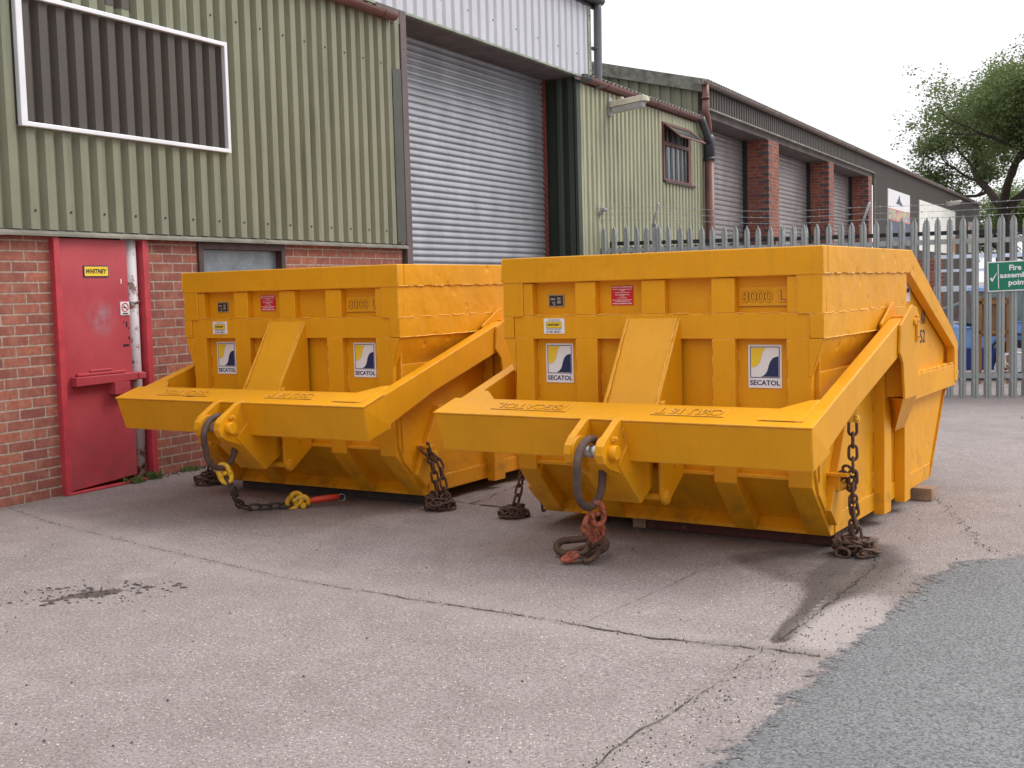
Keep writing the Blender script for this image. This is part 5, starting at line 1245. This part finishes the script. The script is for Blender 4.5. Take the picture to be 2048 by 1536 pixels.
mb = MB(); mb.tube([(1.35, -.12, 1.35), (1.6, -.12, 1.62)], .03, 8); mb.build('diagonal_brace', M['whitepaint'], rk)
a = pxw(1846, 560, 21)
bw = MB(); bw.box(-.2, .36, 0, .3, -.2, 1.78); o = bw.build('brick_pier', M['brick2']); o.location = (a.x, a.y, 0); tag(o, 'low red brick pier standing behind the fence beside the white rack', 'pier')
mb = MB(); mb.tube([(.27 * math.cos(t * .262), 0, .27 * math.sin(t * .262)) for t in range(24)], .018, 6, closed=True)
for t in range(8): mb.tube([(0, 0, 0), (.26 * math.cos(t * .785), 0, .26 * math.sin(t * .785))], .007, 4)
o = mb.build('spoked_wheel', M['whitepaint']); a = pxw(2030, 742, 17.0); o.location = a; o.rotation_euler = (R_(10), 0, R_(-20)); tag(o, 'white spoked wheel leaning behind the fence below the green sign', 'wheel')
mb = MB(); mb.box(-.15, .15, -.008, .008, 0, .012); mb.box(-.3, -.12, .0, .014, 0, .010); o = mb.build('scrap_bar', M['red_bearer']); o.location = (4.75, 12.55, -.157); o.rotation_euler = (0, 0, R_(8)); tag(o, 'rusty scrap bar lying on the yard near the fence', 'scrap metal')
# grass tuft & weeds
def tuft(c, n, r, h, seed, name, label, mat, kind=None):
    random.seed(seed); mb = MB()
    for i in range(n):
        a = random.random() * 6.283; rr = r * random.random() ** .6; x, y = c[0] + rr * math.cos(a), c[1] + rr * math.sin(a) * .6; l_ = h * random.uniform(.4, 1.1); b = random.random() * 6.283; w_ = random.uniform(.003, .008)
        lean = Vector((math.cos(b), math.sin(b), 0)) * l_ * random.uniform(.1, .9); p_ = Vector((-math.sin(b), math.cos(b), 0)) * w_; z0 = c[2]
        v1 = [mb.bm.verts.new(Vector((x, y, z0)) + s * p_ * .6) for s in (-1, 1)]; v2 = [mb.bm.verts.new(Vector((x, y, z0 + l_ * .6)) + lean * .4 + s * p_) for s in (1, -1)]; v3 = mb.bm.verts.new(Vector((x, y, z0 + l_)) + lean)
        mb.bm.faces.new(v1 + v2); mb.bm.faces.new((v2[1], v2[0], v3))
    o = mb.build(name, mat); return tag(o, label, 'grass' if kind else 'weed', kind=kind)
def wpos(s, off, z=0): return (BO[0] + .4669 * s + .8843 * off, BO[1] + .8843 * s - .4669 * off, z)
tuft(wpos(6.62, .05), 110, .10, .055, 1, 'weed', 'green weed under the right half of the red door', M['weed'])
tuft(wpos(6.83, .05), 90, .08, .07, 2, 'weed', 'green weed at the foot of the rusty white post', M['weed'])
tuft(wpos(7.25, .04), 70, .09, .05, 3, 'weed', 'small weed against the brick wall right of the door frame', M['weed'])
tuft((6.1, 12.9, -.16), 500, .55, .035, 5, 'grass', 'thin strip of grass on the yard in front of the fence', M['weed'], 'stuff')

# ================================================================= TREES
def tree(name, base, height, seed, label, leafsize=.17, nleaf=12, spread=1.0, lean=(0, 0), radius=5):
    random.seed(seed); E_ = empty(name, base, 0, label, 'tree'); mb = MB(); tips = []
    def grow(p, d, L, r, lev):
        n_ = 4; pts = [p]; rs = [r]; q = p.copy(); dd = d.copy()
        for i in range(n_):
            dd = (dd + Vector((random.uniform(-1, 1), random.uniform(-1, 1), random.uniform(-.6, 1))) * (.05 if lev == 0 else .26)).normalized(); q = q + dd * L / n_; pts.append(q.copy()); rs.append(r * (1 - .42 * (i + 1) / n_))
            if lev >= 1 and i >= 1 and lev < 5:
                for _ in range(1 if lev < 3 else 2):
                    a = Vector((random.uniform(-1, 1), random.uniform(-1, 1), random.uniform(-.5, .8))).normalized(); sd_ = (dd * .45 + a * .85).normalized(); grow(q.copy(), sd_, L * random.uniform(.5, .72), rs[-1] * .55, lev + 1)
            if lev >= 4: tips.append((q.copy(), dd.copy()))
        if r > .012: mb.tube(pts, rs, 7 if lev < 3 else 4, caps=False)
        if lev < 5:
            for _ in range(3 if lev < 2 else 2):
                a = Vector((random.uniform(-1, 1), random.uniform(-1, 1), random.uniform(-.35, .7))).normalized(); grow(q.copy(), (dd * .6 + a * .75 * spread).normalized(), L * random.uniform(.62, .82), rs[-1] * .72, lev + 1)
        else: tips.append((q.copy(), dd.copy()))
    grow(Vector((0, 0, 0)), Vector((lean[0], lean[1], 1)).normalized(), height * .30, height * .034, 0)
    mz = max(t_[0].z for t_ in tips); rr_ = sorted(math.hypot(t_[0].x, t_[0].y) for t_ in tips)[int(len(tips) * .97)]
    kz, kr = height / mz, radius / rr_
    for v_ in mb.bm.verts: v_.co.x *= kr; v_.co.y *= kr; v_.co.z *= kz
    tips = [(Vector((p.x * kr, p.y * kr, p.z * kz)), d) for p, d in tips]
    mb.build('trunk', M['bark'], E_)
    lm = bpy.data.meshes.new('crown'); vs = []; fs = []
    random.shuffle(tips); tips = tips[:9000]
    for p, d in tips:
        if noise.noise(p * .8 + Vector((seed, 0, 0))) < -.20: continue
        for i in range(nleaf):
            c_ = p + Vector((random.gauss(0, .20), random.gauss(0, .20), random.gauss(0, .16))); s_ = leafsize * random.uniform(.5, 1.1)
            a = Vector((random.uniform(-1, 1), random.uniform(-1, 1), random.uniform(-.6, .6))).normalized(); b = a.cross(Vector((random.uniform(-1, 1), random.uniform(-1, 1), random.uniform(-.3, 1)))).normalized()
            k_ = len(vs); vs += [c_ - a * s_ * .5, c_ + b * s_ * .28, c_ + a * s_ * .5, c_ - b * s_ * .28]; fs.append((k_, k_ + 1, k_ + 2, k_ + 3))
    lm.from_pydata(vs, [], fs); lm.materials.append(M['leaf']); o = bpy.data.objects.new('crown', lm); C.objects.link(o); o.parent = E_
    return tips, o
tp, cr = tree('oak_tree', (23.1, 55.5, -.3), 12.6, 5, 'large oak with dark branches and open leafy crown beyond the shed', radius=6.0)
print('TIPS', len(tp), 'crown bbox', [tuple(round(x, 1) for x in (min(v.co[i] for v in cr.data.vertices), max(v.co[i] for v in cr.data.vertices))) for i in range(3)])
tp, cr = tree('background_tree', (30.5, 70, -.3), 7.5, 8, 'smaller tree standing behind and right of the large oak', nleaf=6, radius=4)
